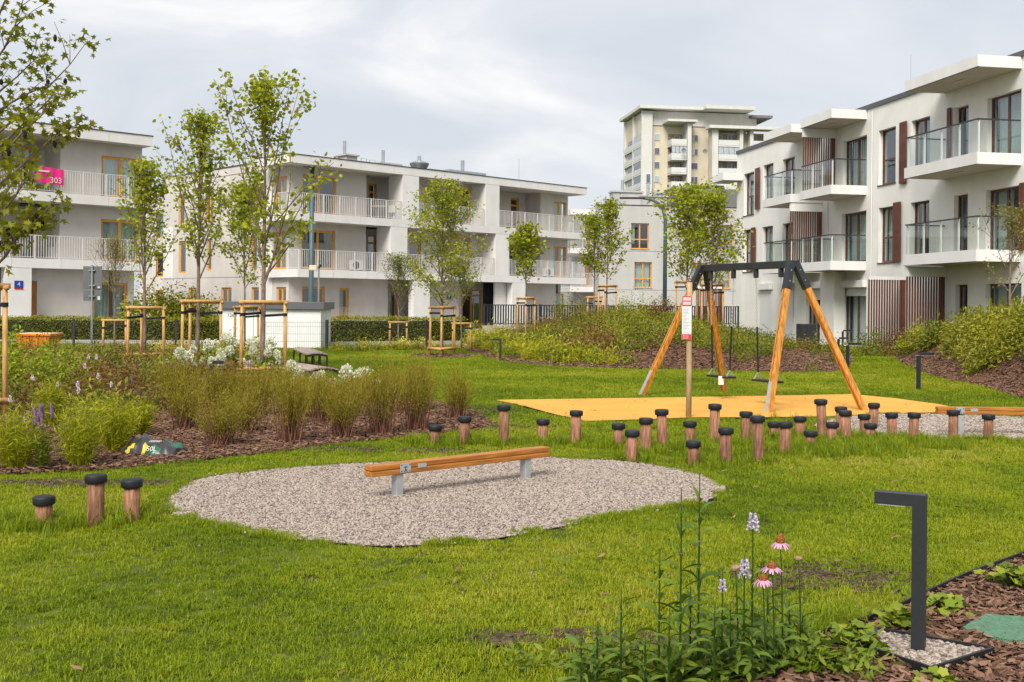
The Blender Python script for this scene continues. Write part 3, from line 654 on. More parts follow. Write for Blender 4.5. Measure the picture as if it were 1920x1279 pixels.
storey(1, ZB[1]+.4, 5.93, [(.5, ub(686, YW), YW), (ub(686, YW), ub(735, YL), YL), (ub(735, YL), ub(938, YW), YW), (ub(938, YW), ub(985, YL), YL), (ub(985, YL), E1-.4, YW)],
       [(ub(576, YW)-.35, ub(629, YW), z+.05, z+2.2, YW, 2), (ub(687, YL)+.1, ub(704, YL)+.1, z+.05, z+2.25, YL, 1, z+1.75), (ub(768, YW), ub(790, YW), z+.05, z+2.3, YW, 1, z+1.75), (ub(836, YW), ub(882, YW), z+.05, z+2.3, YW, 2, z+1.7), (ub(955, YL), ub(972, YL), z+.05, z+2.25, YL, 1, z+1.75), (ub(1044, YW)-.3, E1-.55, z+.05, z+2.1, YW, 2)])
storey(0, 0, 2.93, [(.5, ub(728, YW), YW), (ub(728, YW), ub(765, YL), YL), (ub(765, YL), ub(862, YW), YW), (ub(862, YW), ub(932, YL), YL), (ub(932, YL), E1-1.5, YW)],
       [(ub(576, YW)-.3, ub(610, YW), .45, 2.45, YW, 2), (ub(637, YW), ub(655, YW), .6, 2.4, YW, 1), (ub(729, YL)+.1, ub(746, YL), .1, 2.4, YL, 1), (ub(868, YL), ub(905, YL), .05, 2.5, YL, 2, 2.1), (ub(1027, YW), ub(1060, YW), .8, 2.3, YW, 2)])
B.b('entrance_panel', m_dark, (ub(906, YL)+.02, ub(930, YL), YL-.06, YL-.004, 0, 2.9)); B.b('door_handle', m_zinc, (ub(889, YL)-.03, ub(889, YL)+.03, YL-.02, YL+.03, .4, 1.9))
# white pillars between the loggias
for px0, px1, za, zb in [(755, 785, ZB[2]+.432, 8.918), (910, 936, ZB[2]+.432, 8.918), (733, 764, ZB[1]+.432, 5.918), (930, 955, ZB[1]+.432, 5.918), (777, 807, 0, 2.918), (962, 987, 0, 2.918)]:
    B.b('pillar', m_lpanel, (ub(px0), ub(px1), .01, YW-.003 if za else .5, za, zb))
B.b('pillar', m_lpanel, (ub(929, .6), ub(962, .6), .6, .75, 0, 2.9))
# side wall (faces the lawn corner on the left)
side = [(3.9, 4.7, 6.35, 8.2), (1.6, 2.9, 6.35, 8.4), (1.6, 2.9, 3.35, 5.4), (9.6, 10.6, 6.3, 8.3), (13.2, 14.0, 6.3, 8.2), (4.6, 5.3, 3.4, 5.3), (9.8, 10.4, 3.4, 5.3), (13.0, 13.9, 3.3, 5.3), (4.4, 5.2, .9, 2.4), (7.4, 8.6, .9, 2.4), (11.6, 12.6, .9, 2.4), (1.6, 2.6, .5, 2.4)]
mb = MB(); us = sorted({1.36, 16.0}|{c for o in side for c in o[:2]}); zs = sorted({0, 8.915}|{c for o in side for c in o[2:]})
for i in range(len(us)-1):
    for j in range(len(zs)-1):
        a, b_, c_, d_ = us[i], us[i+1], zs[j], zs[j+1]
        if any(o[0] <= (a+b_)/2 <= o[1] and o[2] <= (c_+d_)/2 <= o[3] for o in side): continue
        mb.box(.3, .497, a, b_, c_, d_)
mb.build('side_wall', m_beige, B.e)
B.b('corner_panel', m_lpanel, (.262, .297, 2.95, 3.75, 0, 8.915)); B.b('side_panel', m_lpanel, (.262, .297, 14.6, 15.9, 3.0, 6.2)); B.b('side_joint', m_gap, (.292, .299, 3.8, 14.5, 2.98, 3.0), (.292, .299, 3.8, 14.5, 5.99, 6.01))
for i, o in enumerate(side): B.window(o[0], o[1], o[2], o[3], .42, m_oak, 2 if o[1]-o[0] > .95 else 1, side=True, curtain=.6, seed=i)
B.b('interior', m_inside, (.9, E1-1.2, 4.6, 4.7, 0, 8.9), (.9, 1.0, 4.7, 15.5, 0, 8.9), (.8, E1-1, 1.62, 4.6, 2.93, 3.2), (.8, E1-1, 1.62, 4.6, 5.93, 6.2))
B.b('end_wall', m_taupe, (E1-1.0, E1-.75, 1.62, 15.8, 0, 8.9)); B.b('back_wall', m_beige, (.5, E1-.8, 15.6, 15.85, 0, 8.9))
for zz, segs in ((ZB[2]+.43, [(-.5, ub(754)), (ub(786), ub(909)), (ub(937), E1-.1)]), (ZB[1]+.43, [(.1, ub(732)), (ub(765), ub(929)), (ub(956), E1-.1)])):
    for i, (a, b_) in enumerate(segs): B.railing(a, b_, .08, zz, returns=((a+.03, 1.3),) if i == 0 else (((b_-.03, 1.3),) if i == 2 else ()))
# roof plant, each its own thing
def roofbox(name, label, cat, px, y, wd, dp, z0, z1, mat, extra=None):
    c_ = at_bld(B, ub(px, y), y, 0); t = thing(name, label, cat, (c_.x, c_.y, z0), B.ang)
    MB().box(-wd/2, wd/2, -dp/2, dp/2, 0, z1-z0).build('casing', mat, t, bevel=.02); return t
for nm, px_, zt, wd in (('grey roof chimney block half hidden behind the tallest tree', 650, 10.1, .8), ('low roof chimney block with a tall steel flue', 722, 9.85, 1.5)):
    t = roofbox('chimney', nm, 'chimney', px_, 3.4, wd, .9, 9.3, zt, m_cgrey); MB().box(-wd/2-.1, wd/2+.1, -.55, .55, zt-9.298, zt-9.2).build('cap', m_cgrey, t)
    mb = MB(); mb.tube([(-.2, 0, zt-9.2), (-.2, 0, zt-8.4)], .1, 10); mb.build('flue', m_zinc, t)
t = roofbox('roof_vent', 'white hooded roof ventilator between the chimney and the ducts', 'ventilator', 785, 3.6, .8, .7, 9.3, 9.75, m_zinc)
mb = MB(); mb.lathe([(.35, .45), (.6, .85), (.62, .95), (.3, 1.1), (.12, 1.1), (.12, 1.4), (.05, 1.42)], 12); mb.build('hood', m_zinc, t, auto=True)
t = roofbox('roof_duct', 'galvanised ventilation duct run on the roof of the grey building', 'duct', 868, 4.2, 3.2, .9, 9.55, 10.15, m_zinc)
mb = MB(); mb.box(-3.2, -1.605, -.4, .3, .05, .5); mb.tube([(1.6, -.1, .1), (3.1, -.1, .0), (3.6, .1, -.05), (3.4, .6, -.1)], .17, 10); mb.build('duct_arm', m_zinc, t, auto=True)
mb = MB(); mb.tube([(0, .1, .6), (0, .1, 1.35)], .12, 10); mb.build('flue', m_zinc, t); MB().box(-1.3, 1.4, -.2, .4, -.25, -.002).build('frame', m_dark, t)
for px_, y_, z0, z1, lb in [(532, 4.5, 9.3, 10.7, 'short grey flue pipe on the roof above the side wall'), (681, 3.0, 9.3, 10.05, 'small steel roof ladder hoop nearest the chimney'), (697, 3.0, 9.3, 10.0, 'small steel roof ladder hoop nearest the tall flue'), (972, 5, 9.3, 11.6, 'thin lightning mast at the far end of the grey building roof')]:
    c_ = at_bld(B, ub(px_, y_), y_, 0); mb = MB()
    if 'hoop' in lb: mb.tube([(-.2, 0, 0), (-.2, 0, z1-z0), (.2, 0, z1-z0), (.2, 0, 0)], .02, 6)
    else: mb.tube([(0, 0, 0), (0, 0, z1-z0)], .11 if 'flue' in lb else .015, 8)
    o = mb.build('roof_hoop' if 'hoop' in lb else ('flue_pipe' if 'flue' in lb else 'lightning_mast'), m_zinc); o.location = (c_.x, c_.y, z0); o.rotation_euler = (0, 0, B.ang); tag(o, lb, 'roof fitting')
for px_, zz, lb in [(668, ZB[1]+.43, 'white air conditioner on the first floor balcony behind the tall tree'), (1028, ZB[1]+.43, 'white air conditioner at the far end first floor balcony')]:
    c_ = at_bld(B, ub(px_, .95), .95, zz); aircon('air_conditioner', lb, c_, B.ang)
def chair(label, c, rz, mat):
    t = thing('garden_chair', label, 'chair', c, rz)
    MB().box(-.24, .24, -.24, .24, .42, .45).build('seat', mat, t, bevel=.01); mb = MB(); mb.box(-.24, .24, .21, .25, .46, .86); mb.build('backrest', mat, t, bevel=.01)
    for sx in (-1, 1):
        for sy in (-1, 1): MB().box(sx*.21-.018, sx*.21+.018, sy*.2-.018, sy*.2+.018, 0, .419).build('leg', mat, t)
chair('pale garden chair on the top floor balcony of the grey building', at_bld(B, ub(738, .9), .9, ZB[2]+.43), B.ang+2.0, m_rail)
t = thing('balcony_table', 'round white table on the top floor balcony of the grey building', 'table', at_bld(B, ub(709, .9), .9, ZB[2]+.43))
MB().lathe([(.45, .70), (.47, .72), (.45, .74)], 20).build('tabletop', m_rail, t); MB().lathe([(.03, .02), (.03, .70)], 8).build('column', m_rail, t); MB().lathe([(.25, 0), (.25, .02)], 12).build('base', m_rail, t)
t = thing('rattan_chair', 'round backed pale rattan chair behind the hedge by the ground floor window', 'chair', at_bld(B, ub(648, .5), .5, 0), B.ang)
mb = MB()
for k_ in range(5): mb.tube([(.1*(k_+1)*math.cos(a), .2, .85+.1*(k_+1)*math.sin(a)) for a in np.linspace(0, 2*PI, 15)], .012, 5, False)
for k_ in range(12): a = 2*PI*k_/12; mb.tube([(.1*math.cos(a), .2, .85+.1*math.sin(a)), (.5*math.cos(a), .2, .85+.5*math.sin(a))], .01, 5)
mb.build('backrest', M('rattan', (.45, .36, .26), .7), t); MB().lathe([(.38, .38), (.4, .42), (.38, .45)], 16).build('seat', MATS['rattan'], t); MB().lathe([(.3, 0), (.2, .2), (.3, .379)], 12).build('base', MATS['rattan'], t)
t = thing('pushchair', 'dark folded pushchair under the balcony beside the white pillar', 'pushchair', at_bld(B, ub(768, 1.0), 1.0, 0), B.ang)
MB().tube([(-.3, 0, .55), (0, 0, .62), (.32, 0, .9)], [.16, .26, .2], 10).build('seat', m_dark, t, smooth=True); MB().tube([(-.1, 0, .5), (-.35, 0, 1.1), (-.1, 0, 1.3)], .02, 6).build('handle', m_dark, t)
for sx in (-.35, .3): mb = MB(); mb.tube([(sx+.15*math.cos(a), -.1, .16+.15*math.sin(a)) for a in np.linspace(0, 2*PI, 13)], .025, 6, False); mb.build('wheel', m_edge, t)
MB().tube([(-.35, 0, .16), (.1, 0, .6)], .02, 6).build('frame', m_zinc, t)
house_number('small blue house number plate beside the dark entrance of the grey building', B, ub(843, YW), YW-.004, 2.0)

# ------------------------------------------------------------------ grey building at the left edge
A = Bld('apartment_building', 'pale grey three storey apartment building with a pink banner, at the left edge', (-17.4, 52.4), UB_)
ua = lambda px, y=0.: A.u(px, y)
ZA, W0 = [0, 3.02, 6.02, 9.02], -15.; YW = .9; WE = ua(265, YW); XE = WE+.12
slab(A, W0, XE, 0, 3.2, ZA[1]); slab(A, W0, XE, 0, 3.2, ZA[2]); slab(A, W0, XE, 0, 3.2, ZA[3], .46, True)
A.b('roof', m_roofm, (W0, -.8, 2.4, 14, 9.1, 9.45)); A.b('roof_edge', m_dark, (W0, -1.9, 1.0, 1.1, 9.53, 9.62))
for f in (1, 2):
    z = ZA[f]+.43; R1 = ua(112, YW)
    o1 = [(ua(189, YW), WE-.12, z+.05, z+2.0)]; A.wall('wall', m_taupe, R1, WE, ZA[f]+.4, ZA[f+1]+.01, YW, .25, o1); A.window(*o1[0], YW+.12, m_oak, 2, curtain=1, seed=f)
    o2 = [(ua(40, YL), ua(68, YL), z+.05, z+2.3)]; A.wall('wall', m_taupe, W0, R1+.4, ZA[f]+.4, ZA[f+1]+.01, YL, .25, o2); A.window(*o2[0], YL+.12, m_oak, 1, transom=z+1.75, curtain=.6, seed=f+3)
    A.b('return_wall', m_taupe, (R1+.002, R1+.2, YW+.252, YL-.002, ZA[f]+.4, ZA[f+1])); A.railing(W0, XE-.1, .08, z, returns=((XE-.13, .85),))
    A.b('side_wall', m_taupe, (WE-.24, WE-.002, YW+.252, 14, ZA[f]+.4, ZA[f+1]))
o0 = [(ua(175, YW), ua(240, YW), .3, 2.45)]
A.wall('wall', m_taupe, ua(70, YW), WE-.35, 0, 3.03, YW, .25, o0); A.window(*o0[0], YW+.12, m_oak, 2, curtain=1, seed=9); A.b('side_wall', m_taupe, (WE-.6, WE-.352, YW+.252, 14, 0, 3.0))
A.b('pillar', m_lpanel, (ua(10), ua(60), .01, .5, 0, 3.018)); A.wall('wall', m_taupe, W0, ua(60, YL), 0, 3.03, YL, .25, []); A.b('door', M('oak_door', (.30, .13, .03), .5, .2, 5), (ua(58, YW), ua(70, YW)-.004, YW+.02, YW+.08, 0, 2.45)); A.b('lintel', m_taupe, (ua(58, YW), ua(70, YW)-.004, YW+.001, YW+.2, 2.452, 3.02))
A.b('post', m_dark, (ua(206, .5), ua(212, .5), .5, .6, 0, 3.01)); A.b('interior', m_inside, (W0, -1.3, 4.6, 4.7, 0, 9), (W0, -1.2, 1.62, 4.6, 2.95, 3.3), (W0, -1.2, 1.62, 4.6, 5.95, 6.3))
A.b('back_wall', m_beige, (W0, -.7, 13.7, 13.95, 0, 9)); A.b('end_wall', m_beige, (W0, W0+.2, .2, 13.9, 0, 9))
house_number('blue house number plate reading 4 on the white pillar at the left edge', A, ua(36), .006, 2.25)
aircon('air_conditioner', 'white air conditioner unit on the balcony above the house number', at_bld(A, ua(96, 1.9), 1.9, ZA[1]+.43), A.ang+PI/2)
c_ = at_bld(A, ua(78, -.05), -.06, 0)
t = thing('banner', 'pink advertising banner with white digits tied to the balcony railing', 'banner', (c_.x, c_.y, ZA[2]+.75), A.ang)
mb = MB(); n_ = 24; wv = lambda i, s_: -.02-.025*math.sin(i*.9+s_)
mb.add([p for i in range(n_+1) for p in ((-.6+1.55*i/n_, wv(i, 0), .0+.12*(n_-i)/n_), (-.6+1.55*i/n_, wv(i, .8), .72+.12*(n_-i)/n_))], [(2*i, 2*i+2, 2*i+3, 2*i+1) for i in range(n_)])
mb.build('cloth', M('banner_pink', (.72, .02, .20), .6, .06), t, smooth=True); text('digits', '303', .36, m_rail, t, (.58, -.07, .2), (PI/2, 0, 0)); MB().box(-.3, .3, -.062, -.058, .55, .62).build('printed_line', m_rail, t); MB().box(-.56, -.36, -.064, -.058, .2, .78).build('printed_block', M('banner_violet', (.13, .05, .30), .6), t)

# ------------------------------------------------------------------ farther buildings
Hb = Bld('apartment_building', 'beige building end seen in the gap between the two left grey buildings', (P(262, 500, 84).x, 84), (.985, .17)); ow = [(1.2, 2.2, 6.4, 8.3), (1.2, 2.2, 3.4, 5.3), (1.2, 2.2, .4, 2.4)]
Hb.wall('wall', m_beige, 0, 8, 0, 10.2, 0, .3, ow)
for o in ow: Hb.window(*o, .15, m_oak, 1)
Hb.b('side_wall', m_beige, (0, .3, .303, 12, 0, 10.2), (7.7, 8, .303, 12, 0, 10.2)); Hb.b('roof', m_roofm, (.3, 7.7, .3, 12, 9.8, 10.0)); Hb.b('coping', m_dark, (-.03, 8.03, -.03, .33, 10.202, 10.26)); Hb.b('interior', m_inside, (.4, 7.6, 2.2, 2.3, 0, 9.7))
Cb = Bld('apartment_building', 'plain light grey three storey block with oak windows beyond the picket fence', (P(1123, 500, 84).x, 84), (.985, .17))
uc = lambda px, y=0.: Cb.u(px, y)
Z3 = 9.25; ow = [(uc(1183), uc(1217), 5.9, 7.9), (uc(1190), uc(1223), 2.9, 4.9), (uc(1198), uc(1216), .5, 1.6), (uc(1290), uc(1312), 5.9, 7.9), (uc(1296), uc(1318), 2.9, 4.9), (uc(1345), uc(1375), 5.9, 7.9), (uc(1340), uc(1370), 2.9, 4.9)]
Cb.wall('wall', m_cgrey, 0, 14, 0, Z3, 0, .3, ow)
for i, o in enumerate(ow): Cb.window(*o, .15, m_oak, 2, transom=o[2]+.75, curtain=1, sill=.19, seed=i, fw=.085, low=o[2]+.4 if i == 0 else None)
Cb.b('side_wall', m_cgrey, (0, .3, .303, 14, 0, Z3), (13.7, 14, .303, 14, 0, Z3)); Cb.b('roof', m_roofm, (.3, 13.7, .3, 14, 9.0, 9.15)); Cb.b('coping', m_dark, (-.04, 14.04, -.04, .34, Z3+.002, Z3+.06)); Cb.b('joint', m_gap, (.05, 14, -.004, -.001, 5.72, 5.75), (.05, 14, -.004, -.001, 2.72, 2.75))
Cb.b('interior', m_inside, (.4, 13.6, 2.5, 2.6, 0, 9))
for z_ in (8.55, 5.55, 2.55):
    s_ = Cb.b('balcony', m_lpanel, (-2.0, -.003, 1.2, 9, z_, z_+.42))
    if z_ < 8: Cb.railing(-1.95, -.1, 1.25, z_+.42); Cb.b('door', m_oak, (-.06, -.004, 3.0, 4.2, z_+.45, z_+2.5))
for px_, lb, wd, zt in [(1173, 'wide roof chimney block on the plain light grey building', 1.2, 10.6), (1221, 'roof chimney block nearest the curved street lamp', 1.1, 10.3)]:
    c_ = at_bld(Cb, uc(px_, 3), 3, 0); t = thing('chimney', lb, 'chimney', (c_.x, c_.y, 9.15), Cb.ang); MB().box(-wd, wd, -.6, .6, 0, zt-9.25).build('casing', m_cgrey, t); MB().box(-wd-.1, wd+.1, -.7, .7, zt-9.248, zt-9.12).build('cap', m_cgrey, t)
    mb = MB(); mb.tube([(-.3, 0, zt-9.12), (-.3, 0, zt-8.2)], .13, 8); mb.build('flue', m_zinc, t)
mb = MB(); c_ = at_bld(Cb, uc(1148, 3), 3, 0)
for k_ in range(3): mb = MB(); mb.tube([(0, 0, 0), (0, 0, .75-.15*k_)], .12, 8); o = mb.build('flue_pipe', m_zinc); o.location = (c_.x+k_*.42-.4, c_.y, 9.15); tag(o, ['tallest of three short flue pipes on the plain grey roof', 'middle of three short flue pipes on the plain grey roof', 'lowest of three short flue pipes on the plain grey roof'][k_], 'flue')

m_dgrey = M('dark_grey_render', (.17, .17, .18), .85, .06, 1)
Eb = Bld('apartment_building', 'dark grey flat roofed building half hidden behind trees below the tower', (P(1272, 400, 112).x, 112), (.98, .2))
ow = [(Eb.u(1330), Eb.u(1345), 9.2, 11.0), (Eb.u(1360), Eb.u(1381), 9.2, 11.0), (Eb.u(1330), Eb.u(1345), 6.2, 8.0), (Eb.u(1360), Eb.u(1381), 6.2, 8.0)]
Eb.wall('wall', m_dgrey, 0, 9, 0, 13.6, 0, .3, ow)
for o in ow: Eb.window(*o, .15, m_brown, 2, curtain=.3)
Eb.b('side_wall', m_dgrey, (0, .3, .303, 12, 0, 13.6), (8.7, 9, .303, 12, 0, 13.6)); Eb.b('roof', m_roofm, (.3, 8.7, .3, 12, 13.3, 13.5)); Eb.b('interior', m_inside, (.4, 8.6, 2, 2.1, 0, 13))
Eb.b('roof_unit', m_dark, (4.2, 6.2, 3, 4.5, 13.5, 14.3)); Eb.b('balcony', m_whitepanel, (6.2, 9, -1.4, -.003, 5.5, 5.9)); Eb.b('glass_panel', m_bglass, (6.2, 9, -1.38, -1.36, 5.9, 6.9)); Eb.b('handrail', m_dark, (6.2, 9, -1.4, -1.34, 6.9, 6.96))

# tower block
m_cream = M('cream_render', (.64, .57, .44), .9, .04, .3, dirt=.06); m_towhite = M('tower_white', (.66, .65, .63), .9, .04, .3, dirt=.1); m_frost = glassmat('frosted_glass', (.35, .4, .39), .05); m_rail2 = M('balcony_front', (.62, .63, .62), .5, .05)
D = Bld('tower_block', 'tall cream and white tower block with stacked balconies behind the other buildings', (26.1, 219), (.99, .14)); D.e.location.z = -.7
ud = lambda px, y=0.: D.u(px, y, 300); FL = [36.2-2.82*i for i in range(13)]
D.b('core', m_cream, (1.2, ud(1330), .8, 15, 0, 38.3)); D.b('core', m_cream, (ud(1330), ud(1450), -1.2, 14, 0, 37.0))
D.b('corner_shaft', m_towhite, (-.1, ud(1222), -.4, 4, 8, 41.0)); D.b('attic', m_towhite, (ud(1222)+.05, ud(1420), .6, 13, 38.35, 41.2))
D.b('roof_slab', m_towhite, (-1.2, ud(1313), -1.6, 16, 41.35, 41.95), (ud(1313)+.02, ud(1405), -3.2, 14, 41.4, 42.1)); D.b('roof_slab', m_dgrey, (ud(1405)+.05, ud(1445), -1, 10, 40.3, 40.8))
D.b('canopy', m_towhite, (ud(1243), ud(1298), -3.4, .79, 38.6, 39.05), (ud(1318), ud(1462), -4.2, -1.25, 37.4, 38.0))
D.b('shaft', m_towhite, (ud(1282), ud(1289), -2.6, .79, 4, 38.55), (ud(1326), ud(1337), -3.2, -1.21, 0, 37.35), (ud(1377), ud(1383), -3.2, -1.21, 0, 37.35), (ud(1396), ud(1402), -3.2, -1.21, 0, 37.35))
m_win = M('tower_pane', (.11, .13, .16), .12, .2, .5, spec=.8); m_cur = M('tower_net_curtain', (.42, .46, .50), .3, .2, 3)
def tw(name, ua_, ub_, y, z0, z1, n_=2, mat=None):
    o = D.b(name, m_towhite, (ua_, ub_, y-.12, y-.005, z0, z1)); w_ = (ub_-ua_-.12)/n_
    for i in range(n_): MB().box(ua_+.06+i*w_+.06, ua_+.06+(i+1)*w_-.06, y-.16, y-.122, z0+.12, z1-.12).build('pane', mat or random.choice([m_win, m_cur, m_win]), o)
def tbal(ua_, ub_, y0, y1, z, closed=False):
    o = D.b('balcony', m_towhite, (ua_, ub_, y0, y1, z-.3, z)); MB().box(ua_+.05, ub_-.05, y0+.02, y0+.1, z+.05, z+1.05).build('balcony_front', m_rail2, o)
    for uu in (ua_, ub_-.08): MB().box(uu, uu+.08, y0+.12, y1-.01, z+.05, z+1.05).build('balcony_front', m_rail2, o)
    MB().box(ua_+.1, ub_-.1, y1-.04, y1-.012, z+.02, z+2.45).build('painted_recess_shade', M('loggia_shade', (.30, .24, .17), .9, .1), o)  # dark panel on the wall, painting the shade inside the balcony recess
    if closed: 
        w_ = (ub_-ua_)/4
        for i in range(4): MB().box(ua_+i*w_+.04, ua_+(i+1)*w_-.04, y0+.03, y0+.08, z+1.1, z+2.4).build('pane', m_cur, o)
for i, z_ in enumerate(FL):
    tw('window', ud(1228), ud(1239), .8, z_-.9, z_+.5, 1); D.b('bay', m_towhite, (ud(1225), ud(1227.5), .55, .79, z_-1.2, z_+1.6)); tw('window', ud(1290), ud(1311), .8, z_-.9, z_+.5, 3 if i != 2 else 1, M('violet_blind', (.12, .10, .22), .5) if i == 2 else None)
    tbal(ud(1253), ud(1284)-.3, -2.4, .78, z_-2.0, closed=i == 1); tw('window', ud(1266), ud(1276), .8, z_-1.9, z_+.2, 1, m_win)
    tbal(ud(1338), ud(1377), -3.0, -1.22, z_-2.0, closed=i == 1); tw('window', ud(1340), ud(1350), -1.2, z_-1.9, z_+.3, 1, m_win); tw('window', ud(1360), ud(1374), -1.2, z_-1.2, z_+.4, 2)
    tbal(ud(1402), ud(1432), -3.0, -1.22, z_-2.0); tw('window', ud(1405), ud(1414), -1.2, z_-1.9, z_+.3, 1, m_win)
    if 36-2.82*6 < z_ < 40:
        m = D.b('side_balcony', m_towhite, (-.5, -.101, -.2, 14.5, z_-2.3, z_-2.0)); MB().box(-.5, -.42, -.1, 14.4, z_-1.95, z_-.95).build('balcony_front', m_rail2, m); MB().box(-.16, -.11, 2, 12, z_-1.9, z_+.2).build('pane', m_win, m)
        MB().box(-.47, -.43, .0, 6.0, z_-.9, z_+.45).build('glazing', m_cur if i in (0, 1, 4) else m_win, m)
D.b('side_pier', m_towhite, (-.55, -.101, -.38, .1, 8, 41), (-.55, -.101, 6.6, 7.1, 8, 41), (-.55, -.101, 14.0, 14.5, 8, 41)); D.b('side_core', m_cream, (-.1, 1.19, 4.01, 15, 0, 41)); tw('window', ud(1210), ud(1219), -.4, FL[3]-1.2, FL[3]+.7, 1, M('blue_pane', (.10, .17, .22), .15))
for px_, z_, lb, rr_ in [(1282, FL[1]-1.2, 'grey satellite dish on the glazed balcony of the tower', .45), (1322, FL[1]-1.3, 'larger grey satellite dish on the cream wall of the tower', .5)]:
    c_ = at_bld(D, ud(px_, -3.3), -3.3, z_); o = MB().lathe([(.05, .0), (rr_*.6, .07), (rr_, .22), (rr_*.99, .25), (rr_*.6, .11), (.05, .04)], 16).build('satellite_dish', m_dgrey, smooth=True); o.location = c_; o.rotation_euler = (PI/2-.2, 0, D.ang-.3); tag(o, lb, 'satellite dish')
# ================================================================== playground things
ORD = ['first', 'second', 'third', 'fourth', 'fifth', 'sixth', 'seventh', 'eighth', 'ninth', 'tenth', 'eleventh', 'twelfth', 'thirteenth', 'fourteenth', 'fifteenth', 'sixteenth', 'seventeenth', 'eighteenth', 'nineteenth', 'twentieth',
       'twenty-first', 'twenty-second', 'twenty-third', 'twenty-fourth', 'twenty-fifth', 'twenty-sixth', 'twenty-seventh', 'twenty-eighth', 'twenty-ninth', 'thirtieth', 'thirty-first']
m_post = M('robinia_post', (.215, .092, .050), .75, .35, 7, stretch=(7, 7, .9), col2=(.32, .15, .085), bump=.6, bscale=22, spec=.2, detail=8, rand=.22)
m_cap = M('black_rubber', (.012, .013, .016), .6, .25, 18, bump=.1)
m_wood = M('orange_timber', (.40, .155, .022), .42, .28, 3.5, stretch=(9, 9, .8), col2=(.56, .25, .045), bump=.12, bscale=14, spec=.4, detail=7)
m_beam = M('oiled_timber', (.33, .115, .018), .5, .25, 4, stretch=(.7, 9, 9), col2=(.42, .165, .03), bump=.12, bscale=14, spec=.35, detail=7)
m_galv = M('galvanised_steel', (.48, .50, .51), .5, .12, 14, metal=.55, bump=.04)
m_steel = M('black_steel', (.022, .024, .028), .42, .15, 6)
m_stake = M('pine_stake', (.46, .255, .085), .7, .22, 6, stretch=(7, 7, .8), col2=(.55, .33, .13), bump=.2, bscale=20, spec=.2)
m_strap = M('black_strap', (.008, .008, .009), .7, .2, 5)

# ------------------------------------------------------------------ stepping posts with rubber caps
POSTS = [(81, 930, 985), (178, 890, 984), (247, 899, 975), (816, 797, 833), (870, 781, 832), (945, 759, 834), (1017, 786, 829), (1079, 770, 832), (1161, 794, 839), (1183, 807, 865), (1211, 784, 849), (1243, 768, 843),
         (1294, 790, 836), (1300, 827, 872), (1340, 758, 834), (1360, 802, 872), (1398, 772, 831), (1423, 780, 866), (1451, 791, 821), (1471, 791, 853), (1499, 781, 822), (1520, 808, 842), (1542, 749, 823), (1559, 792, 831),
         (1575, 763, 814), (1587, 770, 828), (1621, 777, 816), (1632, 794, 824), (1637, 756, 803), (1673, 774, 820), (1712, 774, 826), (1787, 769, 822), (1853, 777, 824)]
POST_AT = []
capm = MB().lathe([(.052, -.012), (.074, -.010), (.078, -.004), (.079, .036), (.076, .046), (.066, .051), (.03, .053)], 28).mesh('cap', m_cap, True)
for i, (px, yt, yb) in enumerate(POSTS):
    b = G(px, yb); h = H-(yt-HY-(px-960)*-ROLL)/F*b.y-.05
    rr = random.Random(i); hz = 'short' if h < .33 else ('tall' if h > .55 else 'knee high')
    if i < 3: lb = ['short reddish stepping post with a black cap, leftmost of the three by the pit', 'tallest of the three reddish stepping posts left of the oval gravel pit', 'reddish stepping post nearest the gravel pit among the three on its left'][i]
    else: lb = f'{hz} capped stepping post, {ORD[i-3]} from the left in the row before the swing'
    t = thing('stepping_post', lb, 'post', b, rr.uniform(0, 6), 'capped stepping posts'); POST_AT.append(b)
    mb = MB(); n_ = 22; prof = [(.061, -.15), (.0605, 0), (.0595, h*.5), (.058, h)]; bend = rr.uniform(-.04, .04); tl = rr.uniform(-.05, .05)
    v, f_ = [], []
    for kz, (r_, z_) in enumerate(prof):
        for j in range(n_):
            a = 2*PI*j/n_; w_ = 1+.05*math.sin(2*a+i)+.035*math.sin(5*a+i*2.3)+rr.uniform(-.012, .012); v.append((r_*w_*math.cos(a)+tl*z_, r_*w_*math.sin(a)+bend*z_, z_))
    for kz in range(3):
        for j in range(n_): f_.append((kz*n_+j, kz*n_+(j+1) % n_, (kz+1)*n_+(j+1) % n_, (kz+1)*n_+j))
    f_ += [tuple(range(n_-1, -1, -1)), tuple(range(3*n_, 4*n_))]; mb.add(v, f_); mb.build('trunk_post', m_post, t, smooth=True)
    inst(capm, 'cap', t, (tl*h, bend*h, h), (rr.uniform(-.03, .03), rr.uniform(-.03, .03), 0))

